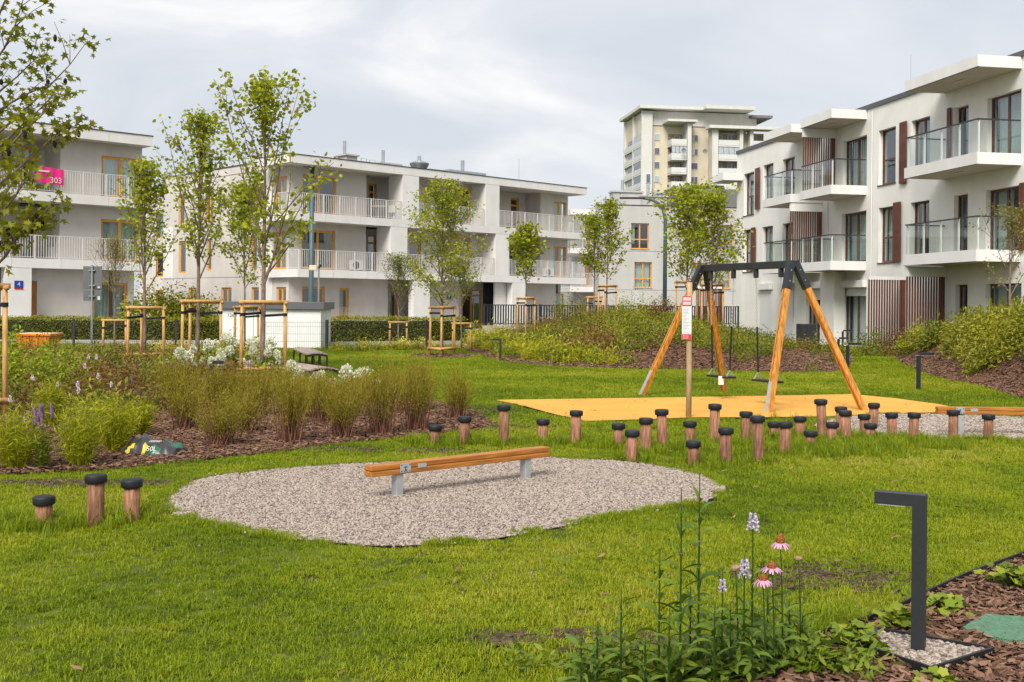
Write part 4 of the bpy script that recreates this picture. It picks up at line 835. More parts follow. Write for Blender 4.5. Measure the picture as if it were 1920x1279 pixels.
# ------------------------------------------------------------------ balance beams
def balance_beam(label, p0, p1, z0, z1, wd, posts, plate):
    p0, p1 = Vector(p0), Vector(p1); d = p1-p0; Ln = d.length
    t = thing('balance_beam', label, 'balance beam', (p0.x, p0.y, 0), math.atan2(d.y, d.x)); zm = (z0+z1)/2
    for a, b in ((z0, zm-.004), (zm+.004, z1)):
        MB().box(0, Ln, -wd/2, wd/2, a, b).build('timber', m_beam, t, bevel=.006)
    MB().box(.01, Ln-.01, -wd/2+.008, wd/2-.008, zm-.0041, zm+.0041).build('tenon', m_beam, t)
    for s_ in posts: MB().box(s_-.035, s_+.035, -.04, .04, -.1, z0-.001).build('post', m_galv, t, bevel=.006)
    pl = MB().box(plate-.055, plate+.055, -wd/2-.006, -wd/2-.001, z0+.01, z1-.004).build('plate', m_galv, t, bevel=.001)
    mb = MB(); mb.lathe([(.006, 0), (.006, .001)], 10); mb.mesh('bolt', m_steel)
    for sx in (-1, 1):
        for sz in (z0+.022, z1-.016):
            o = inst(mb.mesh('bolt', m_steel), 'bolt', pl, (plate+sx*.042, -wd/2-.0062, sz), (PI/2, 0, 0))
    mb = MB(); yy_ = -wd/2-.0075; zc = zm     # engraved figure on the plate
    for a, b in (((0, .022), (0, -.004)), ((0, -.004), (-.014, -.03)), ((0, -.004), (.014, -.03)), ((-.018, .012), (.018, .012))): mb.bar((plate+a[0], yy_, zc+a[1]), (plate+b[0], yy_, zc+b[1]), .005, .002, up=(0, 1, 0))
    mb.build('engraving', m_steel, pl)
    MB().box(plate+.13, plate+.22, -wd/2-.004, -wd/2-.001, zm-.008, zm+.03).build('label_plate', m_galv, t)
    return t
a, b = G(745, 930), G(985, 898); d = (b-a).normalized()
balance_beam('oiled timber balance beam on two steel posts in the oval gravel pit', a-d*.30, b+d*.26, .192, .284, .115, (.30, .30+(b-a).length), .34)
a = P(1756, 767, 14.1); a.z = 0; balance_beam('farther timber balance beam cut off by the frame edge', a, a+Vector((2.3, -.12, 0)), .27, .362, .115, (.3, 2.0), .28)

# ------------------------------------------------------------------ swing
aL, aR = Vector((3.42, 19.55, 2.30)), Vector((4.44, 17.3, 2.30))
feet = [(G(1204, 741), aL), (G(1358, 736), aL), (G(1441, 775), aR), (G(1620, 771), aR)]
sw = thing('swing', 'double swing with orange timber legs and black steel top beam on the yellow surface', 'swing', ((aL+aR)/2).xy.to_3d())
off = -Vector(((aL+aR)/2).xy.to_3d()); bd = (aR-aL).normalized()
MB().bar(aL+off-bd*.05, aR+off+bd*.05, .1, .12).build('top_beam', m_steel, sw, bevel=.006)
for i, (ft, ap) in enumerate(feet):
    sgn = 1 if i % 2 else -1; per = Vector((-bd.y, bd.x, 0)); per = per if (ft-ap).dot(per) > 0 else -per
    top = ap+per*.055+off; bot = ft+off; dr = (bot-top).normalized(); Ln = (bot-top).length
    lg = MB().bar(top+dr*.36, bot-dr*.0, .095, .095, up=(bd.x, bd.y, 0)).build('leg', m_wood, sw, bevel=.008)
    x_ = dr.cross(Vector((bd.x, bd.y, 0))).normalized()
    for sg in (-1, 1): MB().bar(top+dr*.37+x_*sg*.0482, bot-dr*.02+x_*sg*.0482, .004, .012, up=(bd.x, bd.y, 0)).build('groove', M('dark_groove', (.16, .06, .01), .6), lg)
    MB().bar(top-dr*.05, top+dr*.42, .108, .108, up=(bd.x, bd.y, 0)).build('bracket', m_steel, sw, bevel=.006)
    MB().bar(bot-dr*.5+per*.052, bot-dr*.0+per*.052, .07, .012, up=tuple(per)).build('foot_plate', m_galv, sw)
    mb = MB()
    for q_ in (.1, .28): mb.tube([top+dr*q_-bd*.056, top+dr*q_+bd*.056], .012, 8)
    mb.build('bolt', m_galv, sw)
def beam_t(px):
    best = min(range(1001), key=lambda k_: abs(960+F*((aL.lerp(aR, k_/1000)).x/(aL.lerp(aR, k_/1000)).y)-px)); return best/1000
def chain(p, q, parent):
    mb = MB(); n_ = int((q-p).length/.032); d_ = (q-p)/n_
    for i in range(n_):
        c = p+d_*(i+.5); s_ = Vector((.011, 0, 0)) if i % 2 else Vector((0, .011, 0))
        for sg in (-1, 1): mb.tube([c-d_*.62+s_*sg*.4, c-d_*.2+s_*sg, c+d_*.2+s_*sg, c+d_*.62+s_*sg*.4], .0038, 4, False)
    return mb.build('chain', m_galv, parent)
seats = []
for k_, (p0, p1, sx0, sx1, zs_) in enumerate([(1332, 1375, 1333, 1376, .40), (1417, 1464, 1418, 1463, .41)]):
    hooks = [aL.lerp(aR, beam_t(p)) for p in (p0, p1)]; ends = []
    for hk in hooks:
        mb = MB(); c = hk+off; mb.box(c.x-.035, c.x+.035, c.y-.05, c.y+.05, c.z-.20, c.z-.061); mb.build('hanger', m_steel, sw, bevel=.008)
    c0_ = ((hooks[0]+hooks[1])/2).xy.to_3d()+Vector((0, 0, zs_)); o0 = -c0_; dd = (hooks[1]-hooks[0]).xy.to_3d().normalized(); pr = Vector((-dd.y, dd.x, 0)); W = (hooks[1]-hooks[0]).length*.46
    mb = MB(); mb.bar(-dd*W, dd*W, .20, .035); t = mb.build('seat', m_cap, sw, bevel=.012); t.location = c0_+off; t['label'] = ['flat black swing seat with a paper tag', 'flat black swing seat without a tag'][k_]
    for hk, sg in zip(hooks, (-1, 1)):
        hp = hk+o0+Vector((0, 0, -.2)); ep = dd*W*.82*sg+Vector((0, 0, .13)); mid = hp.lerp(ep, .52)
        chain(hp, mid, t); MB().tube([mid, ep], .016, 8).build('chain_sleeve', m_strap, t)
        for s2 in (-1, 1): chain(ep, dd*W*.86*sg+pr*s2*.075+Vector((0, 0, .017)), t)
    if k_ == 0:
        q_ = dd*W*.5-pr*.11*(1 if pr.y > 0 else -1); mb = MB(); mb.box(q_.x-.045, q_.x+.045, q_.y-.003, q_.y, -.13, .02); mb.build('tag', M('paper_tag', (.75, .73, .68), .8, .05), t)

# ------------------------------------------------------------------ notice on a stake
b = G(1291, 784); t = thing('notice_post', 'wooden stake carrying a tall red and white playground notice', 'sign', b)
zt = 1.97; mb = MB(); mb.tube([(0, 0, -.1), (.004, 0, .7), (-.006, 0, 1.4), (0, 0, zt)], [.042, .04, .041, .04], 10); mb.build('stake', M('grey_stake', (.42, .29, .16), .75, .25, 6, stretch=(6, 6, .8), bump=.25, bscale=20), t, smooth=True)
sx0, sx1, sz0, sz1 = -.115, .022, 1.135, 1.77; yb = -.047
bd_ = MB().box(sx0, sx1, yb-.006, yb, sz0, sz1).build('board', M('sign_white', (.72, .72, .72), .5, .03), t)
m_red = M('sign_red', (.52, .045, .045), .5, .06); m_ink = M('sign_ink', (.28, .28, .34), .6, .1)
MB().box(sx0+.002, sx1-.002, yb-.008, yb-.0062, sz1-.145, sz1-.001).build('red_header', m_red, bd_); MB().box(sx0+.002, sx1-.002, yb-.008, yb-.0062, sz0+.001, sz0+.085).build('red_footer', m_red, bd_)
for k_ in range(2): MB().box(sx0+.014, sx1-.012, yb-.0095, yb-.0082, sz1-.065-k_*.062, sz1-.018-k_*.062).build('header_field', M('sign_pale', (.70, .50, .52), .5), bd_)
mb = MB(); rr = random.Random(3)
for k_ in range(16):
    zz = sz1-.17-k_*.021; mb.box(sx0+.014, sx0+.03+rr.uniform(.03, .09), yb-.0085, yb-.0063, zz-.004, zz)
mb.build('print_lines', m_ink, bd_)
mb = MB()
for k_ in range(9): mb.box(sx0+.016+k_*.012, sx0+.022+k_*.012, yb-.0085, yb-.0063, sz0+.1, sz0+.128)
for k_ in range(4):
    for j in range(2): mb.box(sx0+.02+k_*.02, sx0+.03+k_*.02, yb-.0095, yb-.0081, sz0+.02+j*.03, sz0+.035+j*.03)
mb.build('print_marks', M('sign_pale', (.70, .50, .52), .5), bd_)

# ------------------------------------------------------------------ bollard lamps
m_lamp = M('lamp_anthracite', (.020, .022, .026), .48, .12, 30, bump=.03, bscale=400)
def bollard(label, base, h, arm, rz, s=.060):
    t = thing('garden_lamp', label, 'garden lamp', base, rz, 'angled bollard lamps')
    MB().box(-s/2, s/2, -s*.6, s*.6, -.05, h-.0551).build('post', m_lamp, t); MB().box(-arm, s/2, -s*.6, s*.6, h-.055, h).build('arm', m_lamp, t)
    MB().box(-arm+.02, -s/2-.03, -s*.55, s*.55, h-.06, h-.0548).build('diffuser', M('lamp_diffuser', (.55, .55, .52), .4), t)
bollard('large anthracite garden lamp on the gravel pad in the near corner', G(1722, 1231), .765, .20, math.radians(-27))
bollard('garden lamp among the hydrangeas of the long flower bed', G(396, 745), .62, -.20, .05)
bollard('garden lamp at the foot of the mound, left of the swing', G(938, 676), .62, .22, -.1)
bollard('garden lamp at the mound end beside the grass path', on(G(1589, 694)), .70, -.36, .15)
bollard('garden lamp standing alone on the lawn before the bank', G(1722, 731), .74, -.30, .1)
bollard('garden lamp partly hidden at the top of the grass path', G(1572, 668), .62, -.34, .15); bollard('farthest garden lamp, small, by the white building doors', G(1580, 652), .7, -.34, .15)

# ------------------------------------------------------------------ benches
m_plank = M('grey_plank', (.30, .225, .19), .7, .2, 5, stretch=(.7, 9, 9), col2=(.38, .30, .26), bump=.15, bscale=20)
def bench(label, p0, p1, wd, z, npl, curve, legs):
    p0, p1 = Vector((p0[0], p0[1], 0)), Vector((p1[0], p1[1], 0)); d = p1-p0; Ln = d.length; t = thing('garden_bench', label, 'bench', p0, math.atan2(d.y, d.x)); pw = wd/npl
    zc = lambda y_: z-curve*(y_/(wd/2))**2
    for i in range(npl):
        c = -wd/2+pw*(i+.5); mb = MB(); za, zb = zc(c-pw/2), zc(c+pw/2)
        v = [(x_, y_, z_+dz) for x_ in (0, Ln) for y_, z_ in ((c-pw/2+.006, za), (c+pw/2-.006, zb)) for dz in (0, .03)]
        mb.add(v, [(0, 1, 3, 2), (4, 6, 7, 5), (0, 2, 6, 4), (1, 5, 7, 3), (0, 4, 5, 1), (2, 3, 7, 6)]); mb.build('plank', m_plank, t)
    for x_ in (.02, Ln/2, Ln-.06):
        mb = MB(); pts = [(x_+.02, -wd/2+wd*j/8, zc(-wd/2+wd*j/8)-.025) for j in range(9)]
        for j in range(8): mb.bar(pts[j], pts[j+1], .035, .05)
        mb.build('frame', m_steel, t)
        for sy in legs: MB().box(x_, x_+.04, sy*wd/2-.02 if sy > 0 else sy*wd/2-.02, sy*wd/2+.02, 0, zc(sy*wd/2)-.051).build('leg', m_steel, t)
bench('raised garden bench with grey planks on black legs, behind the low one', (-4.62, 26.0), (-5.50, 28.8), .50, .40, 4, .035, (-.95, -.3, .3, .95))
bench('low garden bench with grey planks and black frame beside the hydrangeas', (-3.85, 22.5), (-5.35, 24.9), .62, .27, 5, .05, (-.95, .95))

# ------------------------------------------------------------------ compost bag
b = G(288, 852); t = thing('compost_bag', 'crumpled black green and yellow compost bag lying on the bed edge', 'bag', b, -.22)
nx, ny = 34, 20; v = []; rr = np.random.default_rng(3)
X, Y = np.meshgrid(np.linspace(-.34, .32, nx), np.linspace(-.2, .2, ny)); prof = np.clip(1-(np.abs(Y)/.205)**3, 0, 1)*np.clip(1-(np.abs(X+.0)/.345)**6, 0, 1)
crum = (noise2(X, Y, 9, 3)-.5)*.06+(noise2(X, Y, 22, 4)-.5)*.03+.012*np.sin(X*46+Y*18)
Zb = prof*(.12+.07*np.exp(-((X+.12)/.14)**2)+crum*1.3)+.012; Xw = X+.03*(noise2(X, Y, 6, 8)-.5); Yw = Y*(1-.28*ss((-X)/.34)+.05*np.sin(X*20))
top = np.stack([Xw, Yw, Zb], -1).reshape(-1, 3); bot = np.stack([Xw, Yw, np.full_like(Xw, .004)], -1).reshape(-1, 3); n0 = nx*ny
ii = np.arange(n0).reshape(ny, nx); Q = np.stack([ii[:-1, :-1], ii[:-1, 1:], ii[1:, 1:], ii[1:, :-1]], -1).reshape(-1, 4)
bd0 = np.concatenate([ii[0, :], ii[1:, -1], ii[-1, -2::-1], ii[-2:0:-1, 0]]); Sd = np.array([(bd0[i], bd0[i-1], bd0[i-1]+n0, bd0[i]+n0) for i in range(len(bd0))])
var = np.zeros((ny-1, nx-1)); xc_, yc_ = X[:-1, :-1], Y[:-1, :-1]
var[(yc_ < -.15) & (xc_ < -.14) & (noise2(xc_, yc_, 14, 2) > .45)] = 1.; var[(np.abs(xc_+.03) < .025) & (yc_ < -.13)] = 1.; var[(xc_ > .17) & (yc_ > -.05)] = .5; var[(xc_ > .02) & (xc_ < .17) & (yc_ < -.14)] = .5; var[(xc_ > .28)] = .25; var[(yc_ > .08) & (xc_ < .05)] = .25
m_bag = leafmat('bag_print', [(.035, .034, .036), (.012, .012, .014), (.020, .115, .070), (.20, .2, .2), (.62, .47, .02)], 0, .28, spec=.6)
inst(npmesh('film', np.concatenate([top, bot]), np.concatenate([Q, Sd]), m_bag, np.concatenate([var.ravel(), np.zeros(len(Sd))]), True), 'film', t)
text('print', '50L', .075, m_rail, t, (.09, -.194, .085), (1.15, 0, .05)); mb = MB(); rr = random.Random(5)
for j in range(2):
    for k_ in range(6): mb.box(.0+k_*.022, .014+k_*.022, -.06-.035*j, -.042-.035*j, .15-.004*j, .156-.004*j)
mb.build('print_marks', m_rail, t)

# ------------------------------------------------------------------ small service things by the fence
m_cab = M('cabin_white', (.78, .80, .80), .6, .03, 1.5, dirt=.08)
c0 = P(412, 600, 38.); t = thing('utility_cabin', 'white utility cabin with a dark grey flat roof behind the wire fence', 'cabin', (c0.x, 38, 0), .02)
MB().box(0, 3.5, 0, 2.4, -.1, 1.36).build('wall', m_cab, t); MB().box(-.02, 3.62, -.12, 2.5, 1.362, 1.62).build('roof', M('cabin_roof', (.11, .115, .125), .5, .06), t, bevel=.01)
text('number', '1268', .17, M('cabin_ink', (.05, .05, .05), .6), t, (.42, -.004, 1.13), (PI/2, 0, 0))
for x_ in (1.16, 2.33): MB().box(x_, x_+.012, -.006, -.001, -.05, 1.36).build('joint', m_gap, t)
t = thing('waste_skip', 'orange steel waste skip half hidden behind the flower bed', 'skip', P(75, 640, 33.4).xy.to_3d(), .03); t.scale = (.85, .85, .85); m_or = M('skip_orange', (.70, .20, .012), .5, .1, 3, dirt=.15)
mb = MB(); mb.add([(-.55, -.5, .05), (.45, -.5, .05), (.45, .5, .05), (-.55, .5, .05), (-.62, -.6, .62), (.55, -.6, .62), (.55, .6, .62), (-.62, .6, .62)], [(3, 2, 1, 0), (4, 5, 6, 7), (0, 1, 5, 4), (1, 2, 6, 5), (2, 3, 7, 6), (3, 0, 4, 7)]); mb.build('body', m_or, t)
MB().box(-.66, .6, -.64, .64, .623, .70).build('lid', m_or, t, bevel=.01); MB().box(-.64, .58, -.62, .62, .702, .71).build('lid_sheet', M('skip_sheet', (.75, .55, .35), .6), t)
for k_ in range(4): MB().box(-.5+k_*.3, -.44+k_*.3, -.63, -.585, .1, .6).build('rib', m_or, t)
t = thing('road_sign', 'back of a grey road sign with a smaller plate below, on a steel pole', 'road sign', P(172, 600, 36).xy.to_3d(), .03)
m_sgn = M('sign_back', (.12, .125, .135), .5, .06)
mb = MB(); mb.tube([(0, 0, 0), (0, 0, 2.78)], .035, 10); mb.build('pole', m_zinc, t); MB().box(-.31, .31, .04, .06, 1.98, 2.74).build('plate', m_sgn, t, bevel=.01); MB().box(-.3, .3, .04, .06, 1.6, 1.95).build('lower_plate', m_sgn, t, bevel=.01)
for z_ in (1.75, 2.1, 2.6): MB().box(-.1, .1, -.04, .04, z_-.015, z_+.015).build('clamp', m_zinc, t)
MB().box(.17, .25, .034, .039, 1.63, 1.75).build('sticker', m_rail, t); MB().box(.17, .25, .034, .039, 2.02, 2.07).build('sticker', m_rail, t)
m_teal = M('lamp_post_teal', (.06, .105, .125), .45, .08)
def street_lamp(label, base, h, r_, arm):
    t = thing('street_lamp', label, 'street lamp', base); mb = MB()
    if arm: pts = [(0, 0, 0), (0, 0, h-1.2), (-.12, 0, h-.6), (-.45, 0, h-.2), (-.9, 0, h)]; mb.tube(pts+[(-1.3, 0, h+.05)], [r_, r_*.8, r_*.7, r_*.65, r_*.6, r_*.55], 10); mb.build('pole', m_teal, t, smooth=True); MB().box(-2.6, -1.2, -.15, .15, h+.0, h+.1).build('lamp_head', m_dark, t, bevel=.02)
    else: mb.tube([(0, 0, 0), (0, 0, 1.2), (0, 0, h)], [r_, r_*.85, r_*.7], 12); mb.build('pole', m_teal, t, smooth=True); MB().box(-.25, .25, -.7, .1, h, h+.09).build('lamp_head', m_dark, t, bevel=.02)
street_lamp('teal street lamp pole passing behind the tallest young tree', P(583, 600, 46).xy.to_3d(), 7.2, .13, False)
street_lamp('teal street lamp with a curved arm before the plain grey building', P(1246, 600, 62).xy.to_3d(), 7.6, .13, True)
t = thing('floodlight', 'small cream floodlight on a thin pole beside the teal street lamp', 'floodlight', P(597, 600, 43).xy.to_3d()); mb = MB(); mb.tube([(0, 0, 0), (0, 0, 3.0)], .035, 8); mb.build('pole', m_zinc, t)
MB().box(-.36, -.06, -.12, .06, 2.86, 3.06).build('lamp_head', M('cream_plastic', (.62, .55, .40), .5), t, bevel=.02); MB().tube([(0, 0, 2.95), (.06, 0, 3.1)], .05, 8).build('joint', m_dark, t)

# ------------------------------------------------------------------ fences, walls
def wire_fence(label, p0, p1, h, pxposts, z0=0.):
    p0, p1 = Vector(p0).xy.to_3d(), Vector(p1).xy.to_3d(); d = p1-p0; Ln = d.length; t = thing('wire_fence', label, 'fence', (p0.x, p0.y, z0), math.atan2(d.y, d.x))
    n_ = max(1, round(Ln/2.5)); me = MB().box(-.035, .035, -.025, .025, 0, h+.05).mesh('post', m_dark)
    for i in range(n_+1): inst(me, 'post', t, (Ln*i/n_, 0, 0))
    for i in range(n_):
        mb = MB(); a_ = Ln*i/n_+.04; w_ = Ln/n_-.08
        for k_ in range(int(w_/.06)+1): mb.box(a_+k_*.06-.003, a_+k_*.06+.003, -.003, .003, .03, h)
        for z_ in (.06, .3, .55, .8, h-.05):
            if z_ < h: mb.box(a_, a_+w_, -.009, -.0035, z_, z_+.006)
        tag(mb.build('wire_panel', m_dark, t), kind='stuff')
wire_fence('dark wire mesh fence running before the hedge on the left', P(-60, 600, 34), P(330, 600, 35.2), .98, [])
wire_fence('dark wire mesh fence in front of the white cabin', P(490, 600, 36.2), P(612, 600, 36.6), .98, [])
wire_fence('dark wire mesh fence before the hedge right of the white cabin', P(614, 600, 36.8), P(800, 600, 38.6), .98, [])
def low_wall(name, label, p0, p1, z0, z1, th, mat):
    p0, p1 = Vector(p0).xy.to_3d(), Vector(p1).xy.to_3d(); d = p1-p0; t = thing(name, label, 'wall', (p0.x, p0.y, 0), math.atan2(d.y, d.x)); n_ = max(1, round(d.length/1.6)); w_ = d.length/n_
    me = MB().box(.005, w_-.005, 0, th, z0, z1).mesh('panel', mat)
    for i in range(n_): inst(me, 'panel', t, (i*w_, 0, 0))
low_wall('low_wall', 'low grey concrete kerb wall under the hedge on the left', P(-60, 600, 39.5), P(410, 600, 40.5), -.1, .16, .12, m_conc)
low_wall('low_wall', 'low grey concrete kerb wall under the hedge right of the cabin', P(606, 600, 40), P(865, 600, 42.5), -.1, .16, .12, m_conc)
low_wall('retaining_wall', 'pale concrete retaining wall below the dark picket fence', P(909, 600, 44.2), P(1010, 600, 45.2), -.1, .72, .25, M('pale_concrete', (.52, .48, .42), .9, .08, 3, bump=.1, dirt=.15))
def picket(label, p0, p1, z0, h, sp=.115):
    p0, p1 = Vector(p0).xy.to_3d(), Vector(p1).xy.to_3d(); d = p1-p0; Ln = d.length; t = thing('picket_fence', label, 'fence', (p0.x, p0.y, z0), math.atan2(d.y, d.x)); n_ = max(1, round(Ln/2.4))
    me = MB().box(-.03, .03, -.03, .03, -.5, h).mesh('post', m_dark)
    for i in range(n_+1): inst(me, 'post', t, (Ln*i/n_, 0, 0))
    for i in range(n_):
        mb = MB(); a_ = Ln*i/n_+.03; w_ = Ln/n_-.06; mb.box(a_, a_+w_, -.02, .02, h-.06, h-.02); mb.box(a_, a_+w_, -.02, .02, .05, .09); k_ = int(w_/sp)
        for j in range(1, k_): c = a_+w_*j/k_; mb.box(c-.028, c+.028, -.012, .012, .091, h-.061)
        tag(mb.build('picket_panel', m_dark, t), kind='stuff')
picket('dark metal picket fence above the retaining wall beside the entrance', P(908, 600, 44.4), P(1012, 600, 45.4), .72, .88)
picket('dark metal picket fence along the back of the planted mound', P(1014, 600, 45.6), P(1384, 600, 49.5), .72, .88)
# ================================================================== plants
m_bark = M('young_bark', (.17, .12, .095), .85, .25, 8, stretch=(4, 4, 1), col2=(.24, .18, .14), bump=.3, bscale=30, spec=.15)
m_twig = M('twig', (.10, .055, .035), .8, .25, 8)
G_MAPLE = leafmat('leaf_maple', [(.070, .120, .010), (.13, .20, .014), (.21, .28, .020), (.30, .35, .03)], .45)
G_LIQ = leafmat('leaf_liquidambar', [(.055, .085, .010), (.10, .145, .012), (.16, .20, .016), (.24, .26, .025)], .42)
G_DEEP = leafmat('leaf_deep', [(.030, .062, .008), (.060, .105, .012), (.10, .15, .014), (.17, .20, .02)], .33)
G_OLIVE = leafmat('leaf_olive', [(.055, .075, .016), (.10, .125, .02), (.16, .18, .025), (.23, .22, .035)], .3)
STAR = np.array([(0, -.5), (.10, -.32), (.42, -.36), (.22, -.12), (.56, .12), (.17, .13), (0, .6), (-.17, .13), (-.56, .12), (-.22, -.12), (-.42, -.36), (-.10, -.32)])
MAPLE = np.array([(0, -.5), (.30, -.18), (.34, .10), (0, .55), (-.34, .10), (-.30, -.18)])
OVAL = np.array([(0, -.5), (.26, 0), (0, .5), (-.26, 0)])
BLADE = np.array([(0, -.5), (.10, 0), (0, .5), (-.10, 0)])
def leafmesh(C, size, shape, mat, rng, up=.5, droop=.3, var=None, name='leaves', axis=None, parent=None, flat=False):
    """many leaf faces at the points C"""
    n = len(C); C = np.asarray(C, float); k = len(shape)
    nr = rng.normal(0, 1, (n, 3)); nr[:, 2] = np.abs(nr[:, 2])+up; nr /= np.linalg.norm(nr, axis=1)[:, None]
    ax = rng.normal(0, 1, (n, 3)) if axis is None else axis+rng.normal(0, .25, (n, 3)); ax[:, 2] -= droop if axis is None else 0
    ax -= nr*(ax*nr).sum(1)[:, None]; ax /= np.linalg.norm(ax, axis=1)[:, None]+1e-9; bx = np.cross(nr, ax)
    s = (rng.uniform(.65, 1.2, n)*size)[:, None, None]
    V = C[:, None, :]+s*(shape[None, :, 0, None]*bx[:, None, :]+(shape[None, :, 1, None]+.5)*ax[:, None, :])-s*nr[:, None, :]*(np.abs(shape[None, :, 0, None])*.35)*(0 if flat else 1)
    Fc = np.arange(n*k).reshape(n, k); v = rng.beta(2, 2, n) if var is None else var
    return npmesh(name, V.reshape(-1, 3), Fc, mat, v)
def tree(name, label, base, h, r, z0, mat, seed, nl=1800, ls=.085, shape=MAPLE, nb=22, trunk=.045, fast=.62, top=.25, group='young staked trees', sub=5, lean=(0, 0), spread=.09, forks=(), only=None):
    """young tree: leader, ascending limbs, twigs and leaves; z0 is the height of the lowest limb"""
    rng = np.random.default_rng(seed); t = thing(name, label, 'tree', base, 0, group)
    mb = MB(); wob = rng.normal(0, .03, (9, 2)).cumsum(0)*.6
    tp = [Vector((wob[i][0]*i/8+lean[0]*i/8, wob[i][1]*i/8+lean[1]*i/8, h*i/8-(.1 if i == 0 else 0))) for i in range(9)]
    mb.tube(tp, [max(.006, trunk*(1-.9*(i/8)**1.1)) for i in range(9)], 9)
    def at(z): q = min(max(z/h*8, 0), 7.999); i = int(q); return tp[i].lerp(tp[i+1], q-i)
    tips = []
    limbs = [(z0+(h*.84-z0)*((i+.5)/nb)**.9, i*2.39996+rng.uniform(-.4, .4), None) for i in range(nb)]+[(f[0], f[1], f[2]) for f in forks]
    for zb, az, ln in limbs:
        q = (zb-z0)/(h-z0); L_ = ln if ln else 1.35*r*(1-(1-top)*q**1.05)*rng.uniform(.7, 1.15)*(1.0 if q > .12 else .8); p = at(zb); el = fast+rng.uniform(-.12, .15)+.36*q
        Ln_max = (h*.95-zb)/max(.2, math.sin(min(el, 1)*PI/2))+.12; d = Vector((math.cos(az)*math.cos(el*PI/2), math.sin(az)*math.cos(el*PI/2), math.sin(el*PI/2))); Ln = L_/max(.35, math.cos(el*PI/2))*.82; Ln = min(Ln, Ln_max) if not ln else Ln; pts = [p]
        for k_ in range(5):
            d = (d+Vector(rng.normal(0, .07, 3))+Vector((0, 0, .05))).normalized(); pts.append(pts[-1]+d*Ln/5)
        r0 = trunk*.42*(1-.6*q); mb.tube(pts, [max(.004, r0*(1-.85*k_/5)) for k_ in range(6)], 5, False)
        tips += [(pts[k_].lerp(pts[k_+1], f), d, .5) for k_ in range(1, 5) for f in (.2, .7)]+[(pts[5], d, 1)]*2
        for s_ in range(sub):
            k_ = rng.integers(1, 5); b = pts[k_]; a2 = rng.uniform(0, 2*PI); dd = (d*.75+Vector((math.cos(a2), math.sin(a2), rng.uniform(-.2, .5)))*.75).normalized(); l2 = Ln*rng.uniform(.16, .38); e = b+dd*l2; m = b.lerp(e, .5)+Vector((0, 0, l2*.06))
            mb.tube([b, m, e], [.007, .005, .003], 4, False); tips += [(m, dd, .6), (e, dd, 1), (b.lerp(e, .75), dd, .8)]
    for k_ in range(22): q = 1-.011*k_; tips.append((at(h*q)+Vector(rng.normal(0, .03, 3)), Vector((0, 0, 1)), .8))
    to = mb.build('trunk', m_bark, t, smooth=True)
    w_ = np.array([q[2] for q in tips]); w_ /= w_.sum(); nl = int(nl*1.0); ix = rng.choice(len(tips), nl, p=w_); C = np.array([tips[i][0] for i in ix])+rng.normal(0, 1, (nl, 3))*[spread, spread, spread*.8]
    if only is not None: C = C[only(C)]
    cl = rng.beta(2, 2, len(tips)); v = np.clip(.55*rng.beta(2, 2, nl)+.45*cl[ix], 0, 1)
    if only is not None: v = rng.beta(2, 2, len(C))
    inst(leafmesh(C, ls, shape, mat, rng, var=v, name='crown'), 'crown', t); return t, tips
def stakes(label, base, rr_, h, rz, n=3, low=True, th=.036, strapz=None):
    t = thing('stake_frame', label, 'tree stakes', base, rz, 'wooden tree stake frames'); pp = [(rr_*math.cos(2*PI*i/n), rr_*math.sin(2*PI*i/n)) for i in range(n)] if n > 2 else [(-rr_, 0), (rr_, 0)]
    for x_, y_ in pp: MB().tube([(x_*1.04, y_*1.04, -.1), (x_, y_, h-.02)], [th, th*.95], 9).build('stake', m_stake, t, smooth=True)
    prs = [(i, (i+1) % n) for i in range(n)] if n > 2 else [(0, 1)]
    for z_, on_ in ((h, True), (.22, low)):
        if not on_: continue
        for i, j in prs:
            a, b = Vector((*pp[i], z_)), Vector((*pp[j], z_)); e_ = (b-a).normalized()*.07; zz = Vector((0, 0, .012*i)); sd_ = Vector((0, 0, 0)) if z_ == h else Vector((*(a+b).xy, 0)).normalized()*.05
            MB().tube([a-e_+zz+sd_, b+e_+zz+sd_], th*1.05, 8).build('rail', m_stake, t, smooth=True)
    for i, (x_, y_) in enumerate(pp):
        z_ = (strapz or h-.2)+.07*(i % 2-.5); mb = MB(); mb.bar((x_*1.03, y_*1.03, z_), (x_*.05, y_*.05, z_+.03*(i-1)), .012, .055); mb.lathe([(th*1.25, -.03), (th*1.25, .03)], 10, (x_, y_, z_)); mb.build('strap', m_strap, t)
# ---------- trees (base seen at pixel or at a given distance)
def TB(px, y): p = ray(px, 600); return on((p.x*y, y))
b = TB(493, 22.9); tree('young_maple_tree', 'tallest young maple with open branching, tied to stakes in the flower bed', b, 6.45, 1.35, 2.0, G_MAPLE, 1, 2500, .11, nb=20, trunk=.06, fast=.62, top=.12, sub=4, spread=.08, forks=((1.95, -.25, 1.5), (2.05, .1, 1.2), (2.3, 2.9, .9))); stakes('stake frame round the tallest maple, thick round top rail in front', b, .5, 1.60, -.25)
b = TB(371, 25.6); tree('young_maple_tree', 'slender double topped maple, second staked tree left of the tallest', b, 6.1, 1.05, 2.0, G_MAPLE, 2, 2500, .10, nb=22, trunk=.055, fast=.63, top=.12); stakes('stake frame with a pale top rail and black straps, left of the white cabin', b, .52, 1.60, .1)
b = TB(271, 28.4); tree('young_maple_tree', 'slim staked maple in front of the gap between the grey buildings', b, 5.3, 1.1, 1.7, G_MAPLE, 3, 2500, .10, nb=22, trunk=.05, fast=.62, top=.12); stakes('stake frame round the slim maple at the gap between the buildings', b, .5, 1.42, -.05)
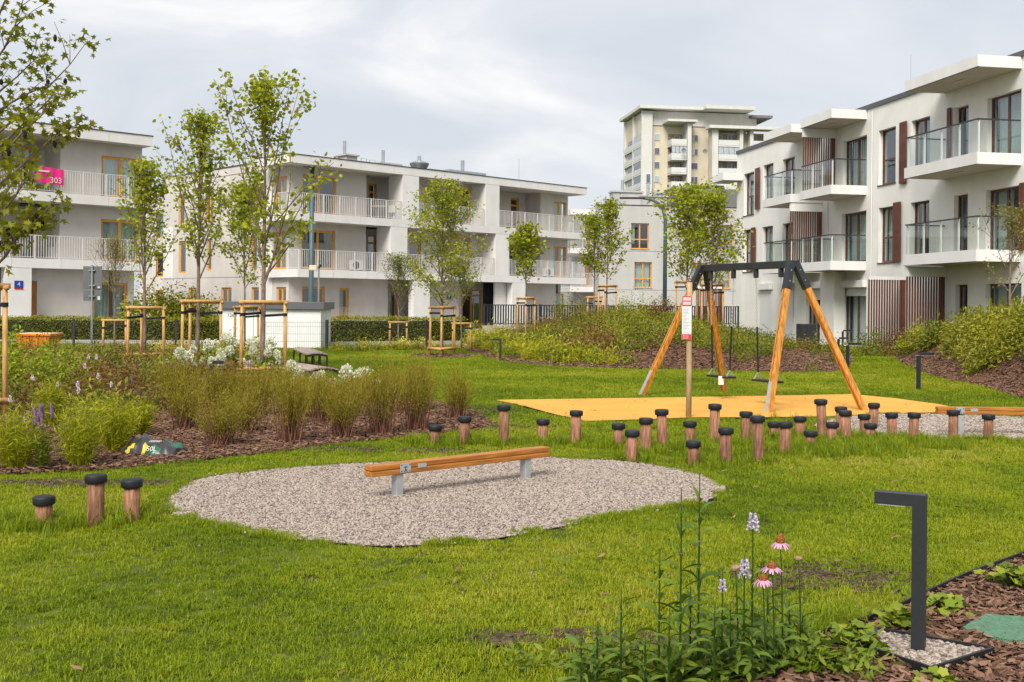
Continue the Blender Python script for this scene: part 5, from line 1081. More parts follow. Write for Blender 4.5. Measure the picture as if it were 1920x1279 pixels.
b = TB(459, 31); tree('young_tree', 'dense small crowned tree standing behind the tallest maple', b, 5.0, .85, 1.9, G_MAPLE, 4, 2800, .10, nb=24, trunk=.035, fast=.6, top=.45, spread=.11); stakes('slim stake frame just left of the tallest maple, in front of the cabin', b, .38, 1.45, .5)
b = TB(215, 34); tree('willow_leaved_tree', 'small narrow leaved tree behind the wire fence, beside the road sign', b, 3.6, .75, 1.5, G_OLIVE, 5, 3000, .055, BLADE*[1.6, 1], nb=26, trunk=.03, fast=.66, top=.5, spread=.10); stakes('short pair of stakes with one rail behind the wire fence by the road sign', b, .34, 1.0, .05, 2, False)
b = TB(747, 39); tree('vase_shaped_tree', 'small vase shaped tree before the white pillar of the grey building', b, 3.3, .95, 1.2, G_DEEP, 6, 2600, .07, OVAL, nb=26, trunk=.032, fast=.62, top=.55, spread=.1); stakes('pair of short stakes under the vase shaped tree by the hedge', b, .3, .92, 0, 2, False)
b = TB(829, 33.5); tree('young_tree', 'tall pyramid shaped young tree standing on the lawn in a bark ring', b, 5.4, 1.35, 1.3, G_MAPLE, 7, 6200, .095, OVAL*[1.2, 1], nb=32, trunk=.05, fast=.45, top=.12, spread=.11); stakes('stake frame of the lawn tree in the bark ring, with low rails', b, .42, 1.48, .55, 3)
b = TB(866, 38); tree('vase_shaped_tree', 'small rounded tree just right of the lawn tree, before the entrance', b, 3.1, .75, 1.35, G_DEEP, 8, 2000, .07, OVAL, nb=22, trunk=.03, fast=.58, top=.6, spread=.1); stakes('pair of short stakes with a rail near the dark entrance', b, .3, .92, 0, 2, False)
b = TB(986, 40); tree('young_maple_tree', 'compact bright young maple in front of the far balconies', b, 4.55-b.z, .62, 2.05, G_MAPLE, 9, 1500, .13, nb=22, trunk=.035, fast=.55, top=.45, spread=.09); stakes('stake frame under the compact bright maple by the retaining wall', b, .36, 1.62-b.z*.3, .5)
b = TB(1114, 44); tree('young_tree', 'slim tree on the mound, left of the pair by the plain grey building', b, 4.6-b.z+.6, .7, 1.5, G_MAPLE, 10, 2000, .11, nb=20, trunk=.035, fast=.6, top=.4); stakes('lower stake pair on the mound beside the slim tree', b, .26, .95, 0, 2, False)
b = TB(1137, 43); tree('young_maple_tree', 'looser branched tree on the mound, right of the pair by the plain grey building', b, 5.4-b.z+.3, .95, 1.5, G_MAPLE, 11, 2000, .11, nb=20, trunk=.038, fast=.55, top=.35); stakes('taller stake frame on the mound with a pale flat top', b, .40, 1.32, .3, low=False)
b = TB(1287, 39); tree('young_maple_tree', 'broad leafy maple on the mound, left one of the two behind the swing', b, 5.7-b.z+.2, 1.3, 1.2, G_MAPLE, 12, 3400, .125, nb=28, trunk=.045, fast=.58, top=.35, spread=.12); stakes('stake frame on the mound seen behind the notice board', b, .42, 1.62, .4)
b = TB(1333, 37.5); tree('young_maple_tree', 'broad leafy maple on the mound, right one of the two behind the swing', b, 5.3-b.z+.2, 1.3, 1.2, G_MAPLE, 13, 3200, .12, nb=28, trunk=.045, fast=.55, top=.35, spread=.12); stakes('stake frame on the mound seen between the swing legs', b, .42, 1.62, .15)
b = TB(1893, 25.5); tree('multi_stem_shrub_tree', 'small loose multi stemmed tree on the bank at the right edge', b, 3.9-b.z, .95, .6, G_OLIVE, 14, 1100, .075, OVAL, nb=16, trunk=.03, fast=.62, top=.5)
b = G(-42, 782); t, tips = tree('liquidambar_tree', 'sweetgum tree at the left edge with star shaped leaves and dark seed balls', b, 7.2, 1.6, 2.0, G_LIQ, 15, 2600, .125, STAR, nb=22, trunk=.07, fast=.30, top=.5, spread=.10, sub=6, forks=((2.2, .1, 1.5), (2.6, -.4, 1.55), (3.0, .35, 1.5), (3.5, -.1, 1.45), (4.1, .15, 1.3), (1.9, -.15, 1.4)))
bm = MB().lathe([(.003, -.03), (.02, -.022), (.03, 0), (.02, .022), (.004, .03)], 8).mesh('seed_ball', M('seed_ball', (.022, .014, .010), .9), True); rr = random.Random(9)
for i in range(44):
    c = tips[rr.randrange(len(tips))][0]+Vector((rr.uniform(-.06, .06), rr.uniform(-.06, .06), -.08)); inst(bm, 'seed_ball', t, c, (0, 0, 0), (1, 1, rr.uniform(1.2, 2.0)))
stakes('stake frame at the left edge, only one post and rail end in view', b+Vector((-.02, 0, 0)), .42, 1.80, -.15)

# ---------- shrubs
def bush(name, label, base, rx, h, mat, seed, nl=700, ls=.06, shape=OVAL, group=None, hollow=.35, ry=None, stems=10, up=.5, flowers=None, cat='shrub'):
    rng = np.random.default_rng(seed); t = thing(name, label, cat, base, 0, group); ry = ry or rx
    nc = max(8, nl//40); cc = rng.normal(0, 1, (nc, 3)); cc /= np.linalg.norm(cc, axis=1)[:, None]; cc *= (hollow+(1-hollow)*rng.random((nc, 1))**.5)*.88; cc[:, 2] = np.abs(cc[:, 2])*.98
    ix = rng.integers(0, nc, nl); C = cc[ix]+rng.normal(0, .15, (nl, 3)); C[:, 2] = np.abs(C[:, 2]); C = C*[rx, ry, h]; C[:, 2] += .02
    v = np.clip(.6*rng.beta(2, 2, nl)+.4*rng.random(nc)[ix], 0, 1)
    inst(leafmesh(C, ls, shape, mat, rng, up=up, var=v, name='foliage'), 'foliage', t)
    mb = MB()
    for i in range(stems): q = cc[rng.integers(0, nc)]*[rx, ry, h]; mb.tube([(q[0]*.1, q[1]*.1, -.02), (q[0]*.5, q[1]*.5, q[2]*.6), tuple(q)], [.008, .006, .003], 4, False)
    mb.build('stems', m_twig, t)
    if flowers:
        fm, nf, fs, fn = flowers; fi = rng.choice(nc, min(nf, nc), replace=False)
        for i in fi:
            q = cc[i]/np.linalg.norm(cc[i])*[rx*.95, ry*.95, h*1.05]; inst(fm, fn, t, (q[0], q[1], max(.1, q[2])), (rng.uniform(-.4, .4), rng.uniform(-.4, .4), rng.uniform(0, 6)), [fs*rng.uniform(.7, 1.2)]*3)
    return t
m_fresh = leafmat('leaf_fresh', [(.06, .11, .008), (.11, .19, .012), (.18, .27, .016), (.27, .34, .03)], .35)
m_vari = leafmat('leaf_variegated', [(.10, .15, .02), (.26, .29, .06), (.45, .46, .14), (.60, .58, .28)], .3)
m_dkred = leafmat('leaf_dark_red', [(.030, .014, .012), (.060, .026, .020), (.095, .045, .026), (.10, .085, .03)], .25)
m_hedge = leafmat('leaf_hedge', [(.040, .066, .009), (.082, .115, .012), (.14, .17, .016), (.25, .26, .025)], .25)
m_feath = leafmat('leaf_feathery', [(.075, .088, .012), (.115, .128, .014), (.155, .165, .016), (.19, .145, .03)], .3)
m_rstem = M('reddish_stem', (.13, .050, .032), .8, .3, 6, col2=(.19, .085, .05))
m_lime = leafmat('leaf_lime', [(.075, .12, .006), (.13, .19, .009), (.20, .255, .012), (.29, .32, .025)], .35)
m_petal = M('white_petal', (.72, .72, .60), .7, .1, 20, bump=.6, bscale=60); m_lilac = M('lilac_petal', (.74, .66, .80), .6, .12, 30)
# clipped hedges
def hedge(label, p0, p1, wd, h, seed, parts):
    p0, p1 = Vector(p0).xy.to_3d(), Vector(p1).xy.to_3d(); d = p1-p0; Ln = d.length; t = thing('clipped_hedge', label, 'hedge', p0, math.atan2(d.y, d.x)); rng = np.random.default_rng(seed)
    n = int(Ln*1700); X = rng.uniform(0, Ln, n); f_ = rng.random(n); Y = np.where(f_ < .72, rng.normal(-wd/2, .04, n), rng.uniform(-wd/2, wd/2, n)); hh = h*(1+.09*(noise2(X, X*0, 2.2, seed)-.5)+.06*(noise2(X, X*0, 7, seed+1)-.5))
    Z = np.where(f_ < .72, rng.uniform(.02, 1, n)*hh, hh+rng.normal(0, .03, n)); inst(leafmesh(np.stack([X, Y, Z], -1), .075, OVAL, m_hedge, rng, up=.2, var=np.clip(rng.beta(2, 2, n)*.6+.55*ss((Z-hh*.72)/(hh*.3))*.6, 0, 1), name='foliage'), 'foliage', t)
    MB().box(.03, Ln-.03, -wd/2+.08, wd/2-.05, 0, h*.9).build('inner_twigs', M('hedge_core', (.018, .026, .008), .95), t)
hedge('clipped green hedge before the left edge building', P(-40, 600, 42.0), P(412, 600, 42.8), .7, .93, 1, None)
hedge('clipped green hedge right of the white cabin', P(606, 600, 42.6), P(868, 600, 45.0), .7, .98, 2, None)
bush('yew_shrub', 'big dark feathery evergreen shrub behind the left stake frames', P(290, 600, 45).xy.to_3d(), 1.5, 2.3, m_hedge, 31, 5000, .16, OVAL); bush('yew_shrub', 'second dark evergreen shrub, left of the white cabin roof', P(360, 600, 46).xy.to_3d(), 1.6, 2.1, m_hedge, 32, 5000, .16, OVAL)
# variegated shrubs
for i, (px, py, r_, h_) in enumerate([(748, 656, .42, .42), (778, 656, .40, .38), (800, 652, .42, .5), (880, 655, .5, .55), (905, 650, .5, .6), (925, 648, .45, .55), (948, 645, .5, .6), (968, 642, .4, .5)]):
    b = G(px, py); bush('variegated_shrub', f'cream variegated shrub, {ORD[i]} from the left in the row under the hedge', on(b), r_, h_, m_vari, 40+i, 650, .07, group='variegated shrubs')
for i, (px, py, r_, h_) in enumerate([(300, 672, .55, .52), (345, 672, .5, .5), (430, 674, .6, .55), (465, 672, .5, .5)]): bush('variegated_shrub', f'cream variegated shrub behind the hydrangeas, {ORD[i]} from the left', G(px, py), r_, h_, m_vari, 60+i, 700, .075, group='variegated shrubs')
# bushes on the mound
MB_ = [(1065, 41, .95, 1.35, G_OLIVE, 'rounded bronze green bush on the mound before the picket fence'), (1185, 44, .95, 1.45, m_fresh, 'round green bush on the mound under the grey windows'), (1233, 41, .9, 1.15, G_OLIVE, 'loose green bush on the mound by the street lamp'), (1240, 37, .7, .75, m_dkred, 'dark red leaved bush on the mound left of the notice'),
       (1320, 42.5, .9, .95, G_DEEP, 'dark bush at the fence behind the swing beam'), (1640, 37.5, .9, .95, G_DEEP, 'tall dark bush before the first slatted ground screen'), (1690, 36, .95, .9, m_dkred, 'dark reddish bush between the two ground floor screens'), (1730, 33.5, .8, .8, m_lime, 'bright green bush at the start of the right bank'), (1760, 34.5, .7, .95, m_dkred, 'upright reddish shrub before the second slatted screen')]
for i, (px, y_, r_, h_, mt, lb) in enumerate(MB_): bush('garden_bush', lb, TB(px, y_), r_, h_, mt, 70+i, 1100, .085)
bush('garden_bush', 'broad green shrub behind the stake at the left edge, before the orange skip', G(62, 735), .95, .85, m_fresh, 85, 2600, .075, BLADE*[2.4, 1.2]); bush('garden_bush', 'taller thin green shrub beside the stake at the left edge', G(18, 735), .35, 1.35, m_fresh, 86, 700, .085, BLADE*[2.4, 1.2])

# ---------- ground cover in clumps (far too many to count)
def clump(mat, n, r_, h_, ls, shape, seed, up=.4):
    rng = np.random.default_rng(seed); C = rng.normal(0, .45, (n, 3)); C[:, 2] = np.abs(C[:, 2])*1.1; return leafmesh(np.clip(C, -1.1, 1.4)*[r_, r_, h_]+[0, 0, .02], ls, shape, mat, rng, up=up, name='clump')
def gmat(nm, cols, tr=.3): return leafmat(nm, cols, tr, inst=True)
c_fea = gmat('cover_feathery', [(.045, .072, .010), (.09, .125, .014), (.15, .185, .018), (.21, .225, .03)]); c_grn = gmat('cover_green', [(.028, .052, .008), (.06, .10, .012), (.10, .15, .014), (.16, .20, .02)]); c_red = gmat('cover_bronze', [(.05, .022, .015), (.10, .055, .025), (.13, .10, .03), (.16, .15, .03)]); c_lim = gmat('cover_lime', [(.08, .12, .008), (.15, .20, .012), (.24, .28, .016), (.34, .35, .03)])
CL = [clump(c_fea, 190, .34, .36, .10, BLADE*[1.6, 1], 1), clump(c_fea, 190, .38, .30, .10, BLADE*[1.6, 1], 2), clump(c_grn, 170, .34, .34, .075, OVAL, 3), clump(c_red, 150, .3, .34, .07, OVAL, 4), clump(c_lim, 150, .26, .46, .16, BLADE, 5, -.2), clump(c_grn, 150, .3, .5, .09, BLADE*[1.6, 1], 6)]
def cover(label, x, y, pick, s0, s1, seed, name='ground_cover'):
    r = np.random.default_rng(seed); n = len(x); s = r.uniform(s0, s1, n); rot = np.stack([np.zeros(n), np.zeros(n), r.uniform(0, 6.28, n)], -1)
    scatter(name, CL, np.stack([x, y, hgt(x, y)], -1), rot, np.stack([s, s, s*r.uniform(.8, 1.2, n)], -1), np.clip(noise2(x, y, .8, seed)*.8+r.normal(.1, .14, n), 0, 1), label, 'ground cover', idx=pick)
x, y = poly_points(MOUND1, 6.5, 52, seed=61); d = edged(M1F+[(11, 60), (-4, 60)], x, y); nz = noise2(x, y, .45, 12); rr = np.random.default_rng(3)
k = np.where(x < 3.0, d > .25+.4*nz, d > 1.7+1.9*nz) | (rr.random(len(x)) < .05); x, y, d, nz = x[k], y[k], d[k], nz[k]; q = rr.random(len(x)); n5 = noise2(x, y, .6, 33)
pick = np.where(x < 3.0, np.where(d < 1.8, np.where(q < .5, 4, np.where(q < .7, 0, 5)), np.where(n5 < .42, 3, np.where(q < .25, 0, np.where(q < .75, 5, 2)))), np.where(x < 6.6, np.where(q < .85, 0, 1), np.where(q < .15, 0, np.where(q < .85, 2, 3))))
cover('mixed low shrubs and grasses covering the mound behind the swing', x, y, pick, .6, 1.15, 62)
x, y = poly_points(MOUND2, 15.0, 40, seed=63); d = edged(M2F+[(20, 17), (20, 40)], x, y); nz = noise2(x, y, .7, 13); k = (d > .35+1.3*nz*nz); x, y = x[k], y[k]
cover('feathery yellow green shrubs covering the bank before the white building', x, y, np.where(rr.random(len(x)) < .9, 0, 1), .9, 1.5, 64)
x, y = poly_points(BEDL, 4.4, seed=65); pxs = 960+F*x/y; k = (y > 14.0+1.5*noise2(x, y, .6, 5)) & (pxs < 470) | (y > 18.5) & (pxs < 440); k &= ~((pxs > 300) & (y < 16.2)); x, y = x[k], y[k]; q = rr.random(len(x)); n5 = noise2(x, y, .7, 44)
cover('mixed low perennials filling the back of the long flower bed', x, y, np.where(n5 < .5, 3, np.where(q < .3, 0, np.where(q < .7, 2, 5))), .65, 1.2, 66)
x = np.linspace(P(620, 600, 36).x, P(800, 600, 38).x, 40)+rr.normal(0, .1, 40); y = np.linspace(35.9, 37.6, 40)+rr.normal(0, .1, 40); cover('thin weeds along the foot of the wire fence', x, y, rr.integers(2, 6, 40), .5, .9, 67)
a = np.linspace(0, 1, 60); x = 13.2-a*4.5+rr.normal(0, .3, 60); y = 33+a*9+rr.normal(0, .5, 60); cover('low dark planting along the white building terrace', x, y, np.where(rr.random(60) < .6, 2, 3), .8, 1.4, 68)

# ---------- long grass left round the posts and edges
r = np.random.default_rng(71); pts = []
for i, b in enumerate(POST_AT):
    n_ = 26 if i > 2 else 14
    for _ in range(n_): a_, q_ = r.uniform(0, 6.28), .07+abs(r.normal(0, .16)); pts.append((b.x+q_*math.cos(a_), b.y+q_*math.sin(a_)))
for px, py, n_, sp in [(1560, 845, 160, .5), (1640, 832, 140, .5), (1450, 850, 90, .45), (1760, 826, 70, .6), (830, 830, 30, .25), (60, 985, 60, .3), (1250, 838, 50, .5), (1500, 1180, 60, .25), (1580, 1215, 40, .18), (1690, 690, 30, .5), (1440, 782, 60, .35), (1600, 778, 60, .4)]:
    c = G(px, py)
    for _ in range(n_): pts.append((c.x+r.normal(0, sp), c.y+r.normal(0, sp*.6)))
pts = np.array(pts); k = lawn_ok(pts[:, 0], pts[:, 1], 0); pts = pts[k]; n = len(pts); s = r.uniform(.5, 1.15, n)
scatter('long_grass', LONG, np.stack([pts[:, 0], pts[:, 1], hgt(pts[:, 0], pts[:, 1])-.01], -1), np.stack([r.normal(0, .15, n), r.normal(0, .15, n), r.uniform(0, 6.28, n)], -1), np.stack([s]*3, -1), np.clip(r.normal(.34, .14, n), 0, 1), 'longer uncut grass round the stepping posts and bed edges', 'grass')

pe = np.array(PIT1+PIT2); m = 3000; ii = r.integers(0, len(pe)-1, m); ff = r.random((m, 1)); q = pe[ii]*(1-ff)+pe[ii+1]*ff+r.normal(0, .028, (m, 2)); k = (np.linalg.norm(pe[ii]-pe[ii+1], axis=1) < .6) & (noise2(q[:, 0], q[:, 1], 3, 5) > .3); q = q[k]; m = len(q); s = r.uniform(.5, 1.25, m)
scatter('edge_grass', TUFT, np.stack([q[:, 0], q[:, 1], np.full(m, -.006)], -1), np.stack([r.normal(0, .3, m), r.normal(0, .3, m), r.uniform(0, 6.28, m)], -1), np.stack([s, s, s*1.5], -1), np.clip(r.normal(.42, .16, m), 0, 1), 'ragged grass hanging over the edges of the gravel pits', 'grass')
# ---------- feathery upright shrubs of the long bed
def feathery(label, base, h, sp, seed, n=150):
    rng = np.random.default_rng(seed); t = thing('feathery_shrub', label, 'shrub', base, 0, 'feathery upright shrubs of the long bed'); V, Fc, C, A, Fu = [], [], [], [], []
    for i in range(n):
        a, q = rng.uniform(0, 2*PI), sp*math.sqrt(rng.random()); bx, by = .07*rng.normal(), .07*rng.normal(); L_ = h*rng.uniform(.6, 1.08)*(1-.25*(q/sp)**2); tx, ty = bx+q*math.cos(a), by+q*math.sin(a); w_ = .0045
        pt = [np.array((bx, by, 0)), np.array((bx+(tx-bx)*.35, by+(ty-by)*.35, L_*.5)), np.array((tx, ty, L_))]; o = len(V); p_ = np.array((-math.sin(a+1), math.cos(a+1), 0))*w_
        for j, p in enumerate(pt): V += [p-p_*(1-.4*j), p+p_*(1-.4*j)]
        Fc += [(o, o+1, o+3, o+2)]; Fu.append((o+2, o+3, o+5, o+4))
        for f in rng.uniform(.30, 1, 34):
            p = pt[0]*(1-f)**2+2*pt[1]*f*(1-f)+pt[2]*f*f; C.append(p+rng.normal(0, .012, 3)); A.append(pt[2]-pt[1])
    tag(inst(npmesh('stems', V, Fc, m_rstem), 'stems', t), kind='stuff'); tag(inst(npmesh('shoots', V, Fu, m_feath, rng.random(len(Fu))), 'shoots', t), kind='stuff'); C = np.array(C); A = np.array(A); A /= np.linalg.norm(A, axis=1)[:, None]
    inst(leafmesh(C, .030, BLADE*[1.3, 1], m_feath, rng, up=0, axis=A*1.2, name='foliage'), 'foliage', t)
FE = [(345, 806, .62, .30), (414, 838, .56, .27), (318, 770, .7, .26), (440, 770, .62, .28), (486, 780, .62, .26), (545, 830, .78, .22), (570, 785, .52, .22), (640, 822, .66, .24), (662, 780, .52, .25), (714, 816, .82, .24), (742, 775, .62, .24), (778, 808, .84, .22), (690, 757, .42, .22), (855, 786, .62, .16), (455, 812, .5, .22), (500, 745, .38, .24), (560, 748, .36, .24), (640, 754, .36, .22), (735, 752, .48, .22), (350, 745, .6, .26), (605, 795, .6, .2), (600, 752, .38, .24), (790, 770, .6, .2), (520, 757, .5, .22), (395, 770, .6, .25)]
for i, (px, py, h_, sp) in enumerate(sorted(FE)): feathery(f'feathery shrub with reddish stems and olive tips, {ORD[i]} from the left in the long bed', G(px, py), h_*1.25, sp*1.25, 100+i)
# ---------- bright fine leaved clumps
def limeclump(label, base, h, sp, seed, n=150, mat=None, group='bright fine leaved clumps', name='amsonia_clump', droop=1.0):
    rng = np.random.default_rng(seed); t = thing(name, label, 'plant', base, 0, group); V, Fc, C, A, va = [], [], [], [], []
    for i in range(n):
        a, q = rng.uniform(0, 2*PI), sp*math.sqrt(rng.random()); bx, by = .35*q*math.cos(a), .35*q*math.sin(a); L_ = h*rng.uniform(.55, 1.05)*(1-.3*(q/sp)**2); tx, ty = q*math.cos(a), q*math.sin(a); w_ = .003; o = len(V); p_ = np.array((-math.sin(a), math.cos(a), 0))*w_
        pt = [np.array((bx, by, 0)), np.array((bx+(tx-bx)*.4, by+(ty-by)*.4, L_*.55)), np.array((tx, ty, L_))]
        for j, p in enumerate(pt): V += [p-p_*(1-.4*j), p+p_*(1-.4*j)]
        Fc += [(o, o+1, o+3, o+2), (o+2, o+3, o+5, o+4)]; va += [rng.beta(2, 2)]*2
        for f in rng.uniform(.15, 1, 22):
            p = pt[0]*(1-f)**2+2*pt[1]*f*(1-f)+pt[2]*f*f; C.append(p); b_ = rng.uniform(0, 6.28); A.append((math.cos(b_)*droop, math.sin(b_)*droop, .8))
    inst(npmesh('stems', V, Fc, mat or m_lime, va), 'stems', t); inst(leafmesh(np.array(C), .085, BLADE*[.5, 1], mat or m_lime, rng, up=.1, axis=np.array(A), name='foliage'), 'foliage', t); return t
for i, (px, py, h_, sp, lb) in enumerate([(150, 876, .72, .30, 'large lime green fine leaved clump left of the compost bag'), (30, 880, .62, .30, 'lime green clump at the left end of the bed edge'), (215, 850, .66, .27, 'lime green clump directly behind the compost bag'), (95, 800, .62, .25, 'smaller lime green clump behind the purple spiked plant'), (258, 818, .45, .22, 'low lime clump between the bag and the feathery shrubs')]): limeclump(lb, G(px, py), h_, sp, 130+i)
# purple spikes
t = limeclump('dark green plant with upright purple flower spikes at the bed edge', G(79, 880), .42, .09, 140, 26, G_DEEP, None, 'liatris_plant'); sm = MB().lathe([(.004, 0), (.014, .02), (.016, .09), (.010, .15), (.003, .17)], 8).mesh('flower_spike', M('purple_flower', (.20, .09, .26), .7, .3, 60, bump=.8, bscale=90), True); rr = random.Random(4)
for k_ in range(6): inst(sm, 'flower_spike', t, (rr.uniform(-.09, .09), rr.uniform(-.06, .06), rr.uniform(.36, .5)), (rr.uniform(-.1, .1), rr.uniform(-.1, .1), 0))
for i, (px, py, z_) in enumerate(sorted([(258, 755, .62), (247, 775, .5), (378, 745, .55), (390, 770, .45), (470, 740, .55), (655, 715, .5), (465, 745, .6), (1083, 660, .8)])):
    b = on(G(px, py)); t = thing('purple_flower_stem', f'slender stem with a violet flower spike, {ORD[i]} from the left of the violet ones', 'flower', b, 0, 'violet flower spikes'); o = inst(sm, 'flower_spike', t, (0, 0, z_*.85), (0, 0, 0), (.65, .65, .8)); MB().tube([(0, 0, 0), (0, 0, z_+.02)], .004, 5).build('stem', G_DEEP, t)
# hydrangeas
def blob(seed, mat, ls=.02, n=320):
    rng = np.random.default_rng(seed); C = rng.normal(0, 1, (n, 3)); C /= np.linalg.norm(C, axis=1)[:, None]; C *= rng.uniform(.75, 1, (n, 1)); C[:, 2] *= 1.25; C[:, :2] *= (1-.35*np.clip(C[:, 2:3], 0, 1)); return leafmesh(C*.93-[0, 0, .1], .34, OVAL*[2.1, 1], mat, rng, up=.2, name='flower_head')
hb = blob(3, leafmat('hydrangea_petal', [(.66, .68, .40), (.78, .79, .58), (.84, .84, .72), (.86, .85, .78)], .3))
for i, (px, py, r_, h_, nf) in enumerate([(335, 712, .38, .62, 8), (385, 705, .42, .75, 9), (415, 700, .45, .82, 12), (458, 700, .42, .85, 9), (500, 712, .45, .78, 9), (540, 728, .3, .45, 5), (655, 738, .36, .38, 8), (692, 736, .38, .40, 8), (610, 738, .3, .34, 6)]): bush('hydrangea', f'hydrangea with cream white flower heads, {ORD[i] if i < 6 else ORD[[7, 8, 6][i-6]]} from the left', G(px, py), r_, h_, m_fresh, 150+i, 420, .085, OVAL*[1.4, 1], 'white hydrangeas', flowers=(hb, nf, .115, 'flower_head'), cat='hydrangea')
# white spires among the perennials
ws = blob(5, m_lilac, n=90)
for i, (px, py, z_) in enumerate(sorted([(18, 860, .62), (45, 865, .42), (60, 840, .78), (107, 800, .55), (145, 815, .62), (158, 790, .75), (165, 775, .82), (180, 775, .82), (183, 800, .66), (208, 800, .55), (170, 845, .42), (146, 845, .66)])):
    t = thing('white_flower_stem', f'slender stem with a small white flower, {ORD[i]} from the left in the perennial bed', 'flower', G(px, py), 0, 'small white flowers'); inst(ws, 'flower_head', t, (0, 0, z_), (0, 0, i), (.022, .022, .034)); MB().tube([(0, 0, 0), (.01, 0, z_*.5), (0, 0, z_)], .004, 5).build('stem', m_lime, t)

# ---------- near plants of the lower corner
m_near = leafmat('leaf_near', [(.024, .062, .012), (.042, .095, .015), (.066, .13, .02), (.10, .17, .03)], .3, .45)
LONGL = np.array([(0, -.5), (.09, -.25), (.115, 0), (.07, .28), (0, .5), (-.07, .28), (-.115, 0), (-.09, -.25)])
def leafy_stem(name, label, base, h, seed, ls=.15, nn=11, lean=(0, 0), flower=None, cat='plant', r0=.0055, group='near leafy stems', leaf_to=.8, mat=None):
    rng = np.random.default_rng(seed); t = thing(name, label, cat, base, 0, group); pts = [Vector((lean[0]*q*q, lean[1]*q*q, h*q)) for q in np.linspace(0, 1, 7)]; MB().tube(pts, [r0*(1-.55*q) for q in np.linspace(0, 1, 7)], 6).build('stem', mat or m_near, t, smooth=True)
    V, Fc, va = [], [], []
    for i in range(nn):
        q = .06+(leaf_to-.06)*i/(nn-1); az0 = i*1.57+rng.uniform(-.3, .3); c = Vector((lean[0]*q*q, lean[1]*q*q, h*q))
        for sgn in (0, PI):
            az = az0+sgn; L_ = ls*(1.1-.55*q)*rng.uniform(.75, 1.15); w_ = L_*rng.uniform(.17, .23); el = rng.uniform(.45, 1.1); dr = rng.uniform(.6, 1.7); o = len(V); sd_ = Vector((-math.sin(az), math.cos(az), rng.uniform(-.9, .9))).normalized(); p = c.copy(); n_ = 5; vv = rng.beta(2, 2)
            for j in range(n_+1):
                wd = w_*(math.sin(PI*min(1, (j/n_)*.92+.06)))**.8; V += [tuple(p-sd_*wd/2+Vector((0, 0, .12*wd))), tuple(p), tuple(p+sd_*wd/2+Vector((0, 0, .12*wd)))]; e_ = el-dr*j/n_; p = p+Vector((math.cos(az)*math.cos(e_), math.sin(az)*math.cos(e_), math.sin(e_)))*L_/n_
            for j in range(n_): a_ = o+3*j; Fc += [(a_, a_+1, a_+4, a_+3), (a_+1, a_+2, a_+5, a_+4)]; va += [vv, vv]
    inst(npmesh('leaves', V, Fc, mat or m_near, va, True), 'leaves', t)
    return t, pts[-1]
def near(px, py, y): p = P(px, py, y); return p
def stem_to(name, label, px, ytop, y, seed, **kw):
    tp = P(px, ytop, y); b = on((tp.x, y)); return leafy_stem(name, label, b, tp.z-b.z, seed, **kw)
TS = [(1237, 1028, 4.72, 'leafy weed stem, shorter one left of the two tallest'), (1278, 915, 4.66, 'second tallest leafy weed stem before the gravel pit'), (1312, 886, 4.74, 'tallest leafy weed stem before the gravel pit'), (1255, 1150, 4.6, 'low leafy stem at the foot of the tall weeds'), (1340, 1130, 4.65, 'low leafy stem right of the tall weeds'), (1165, 1105, 4.62, 'small weed stem in the bare lawn patch'), (1120, 1165, 4.6, 'small weed stem at the bottom edge left of the tall ones'), (1090, 1190, 4.62, 'lowest small weed stem at the bottom edge'), (1370, 1130, 4.75, 'leafy stem left of the coneflowers'), (1440, 1100, 4.9, 'leafy stem under the coneflowers'), (1480, 1120, 4.95, 'leafy stem right of the coneflowers'), (1505, 1150, 5.0, 'small leafy stem by the black edging'), (1295, 1100, 4.8, 'leafy stem between the tallest weeds'), (1210, 1190, 4.55, 'low weed at the bottom edge below the tall stems'), (1410, 1180, 4.7, 'low leafy stem below the coneflowers')]
for i, (px, yt, y_, lb) in enumerate(TS): stem_to('tall_leafy_weed', lb, px, yt, y_, 200+i, ls=.14 if yt < 1150 else .12, nn=16 if yt < 1000 else 11, leaf_to=.86)
NW = [leafmesh(np.random.default_rng(90+i).normal(0, .05, (26, 3))*[1, 1, .0]+np.stack([np.zeros(26), np.zeros(26), np.random.default_rng(95+i).uniform(.02, .17, 26)], -1), .085, LONGL*[1.5, 1], gmat('cover_near', [(.035, .075, .010), (.06, .115, .014), (.095, .155, .018), (.13, .18, .02)]), np.random.default_rng(80+i), up=.7, droop=.1, name='weed_clump') for i in range(3)]
r = np.random.default_rng(97); n = 150; wx, wy = [], []
for px, py, sp, m in [(1280, 1262, .20, 26), (1420, 1255, .20, 30), (1130, 1265, .16, 14), (1500, 1240, .12, 14), (1560, 1266, .10, 8)]: c = G(px, py); wx.append(c.x+r.normal(0, sp, m)); wy.append(c.y+r.normal(0, sp*.5, m))
wx, wy = np.concatenate(wx), np.concatenate(wy); n = len(wx); s_ = r.uniform(.4, 1.0, n)
scatter('weeds', NW, np.stack([wx, wy, np.zeros(n)], -1), np.stack([r.normal(0, .2, n), r.normal(0, .2, n), r.uniform(0, 6.28, n)], -1), np.stack([s_]*3, -1), r.random(n), 'low leafy weeds round the feet of the tall stems', 'weeds')
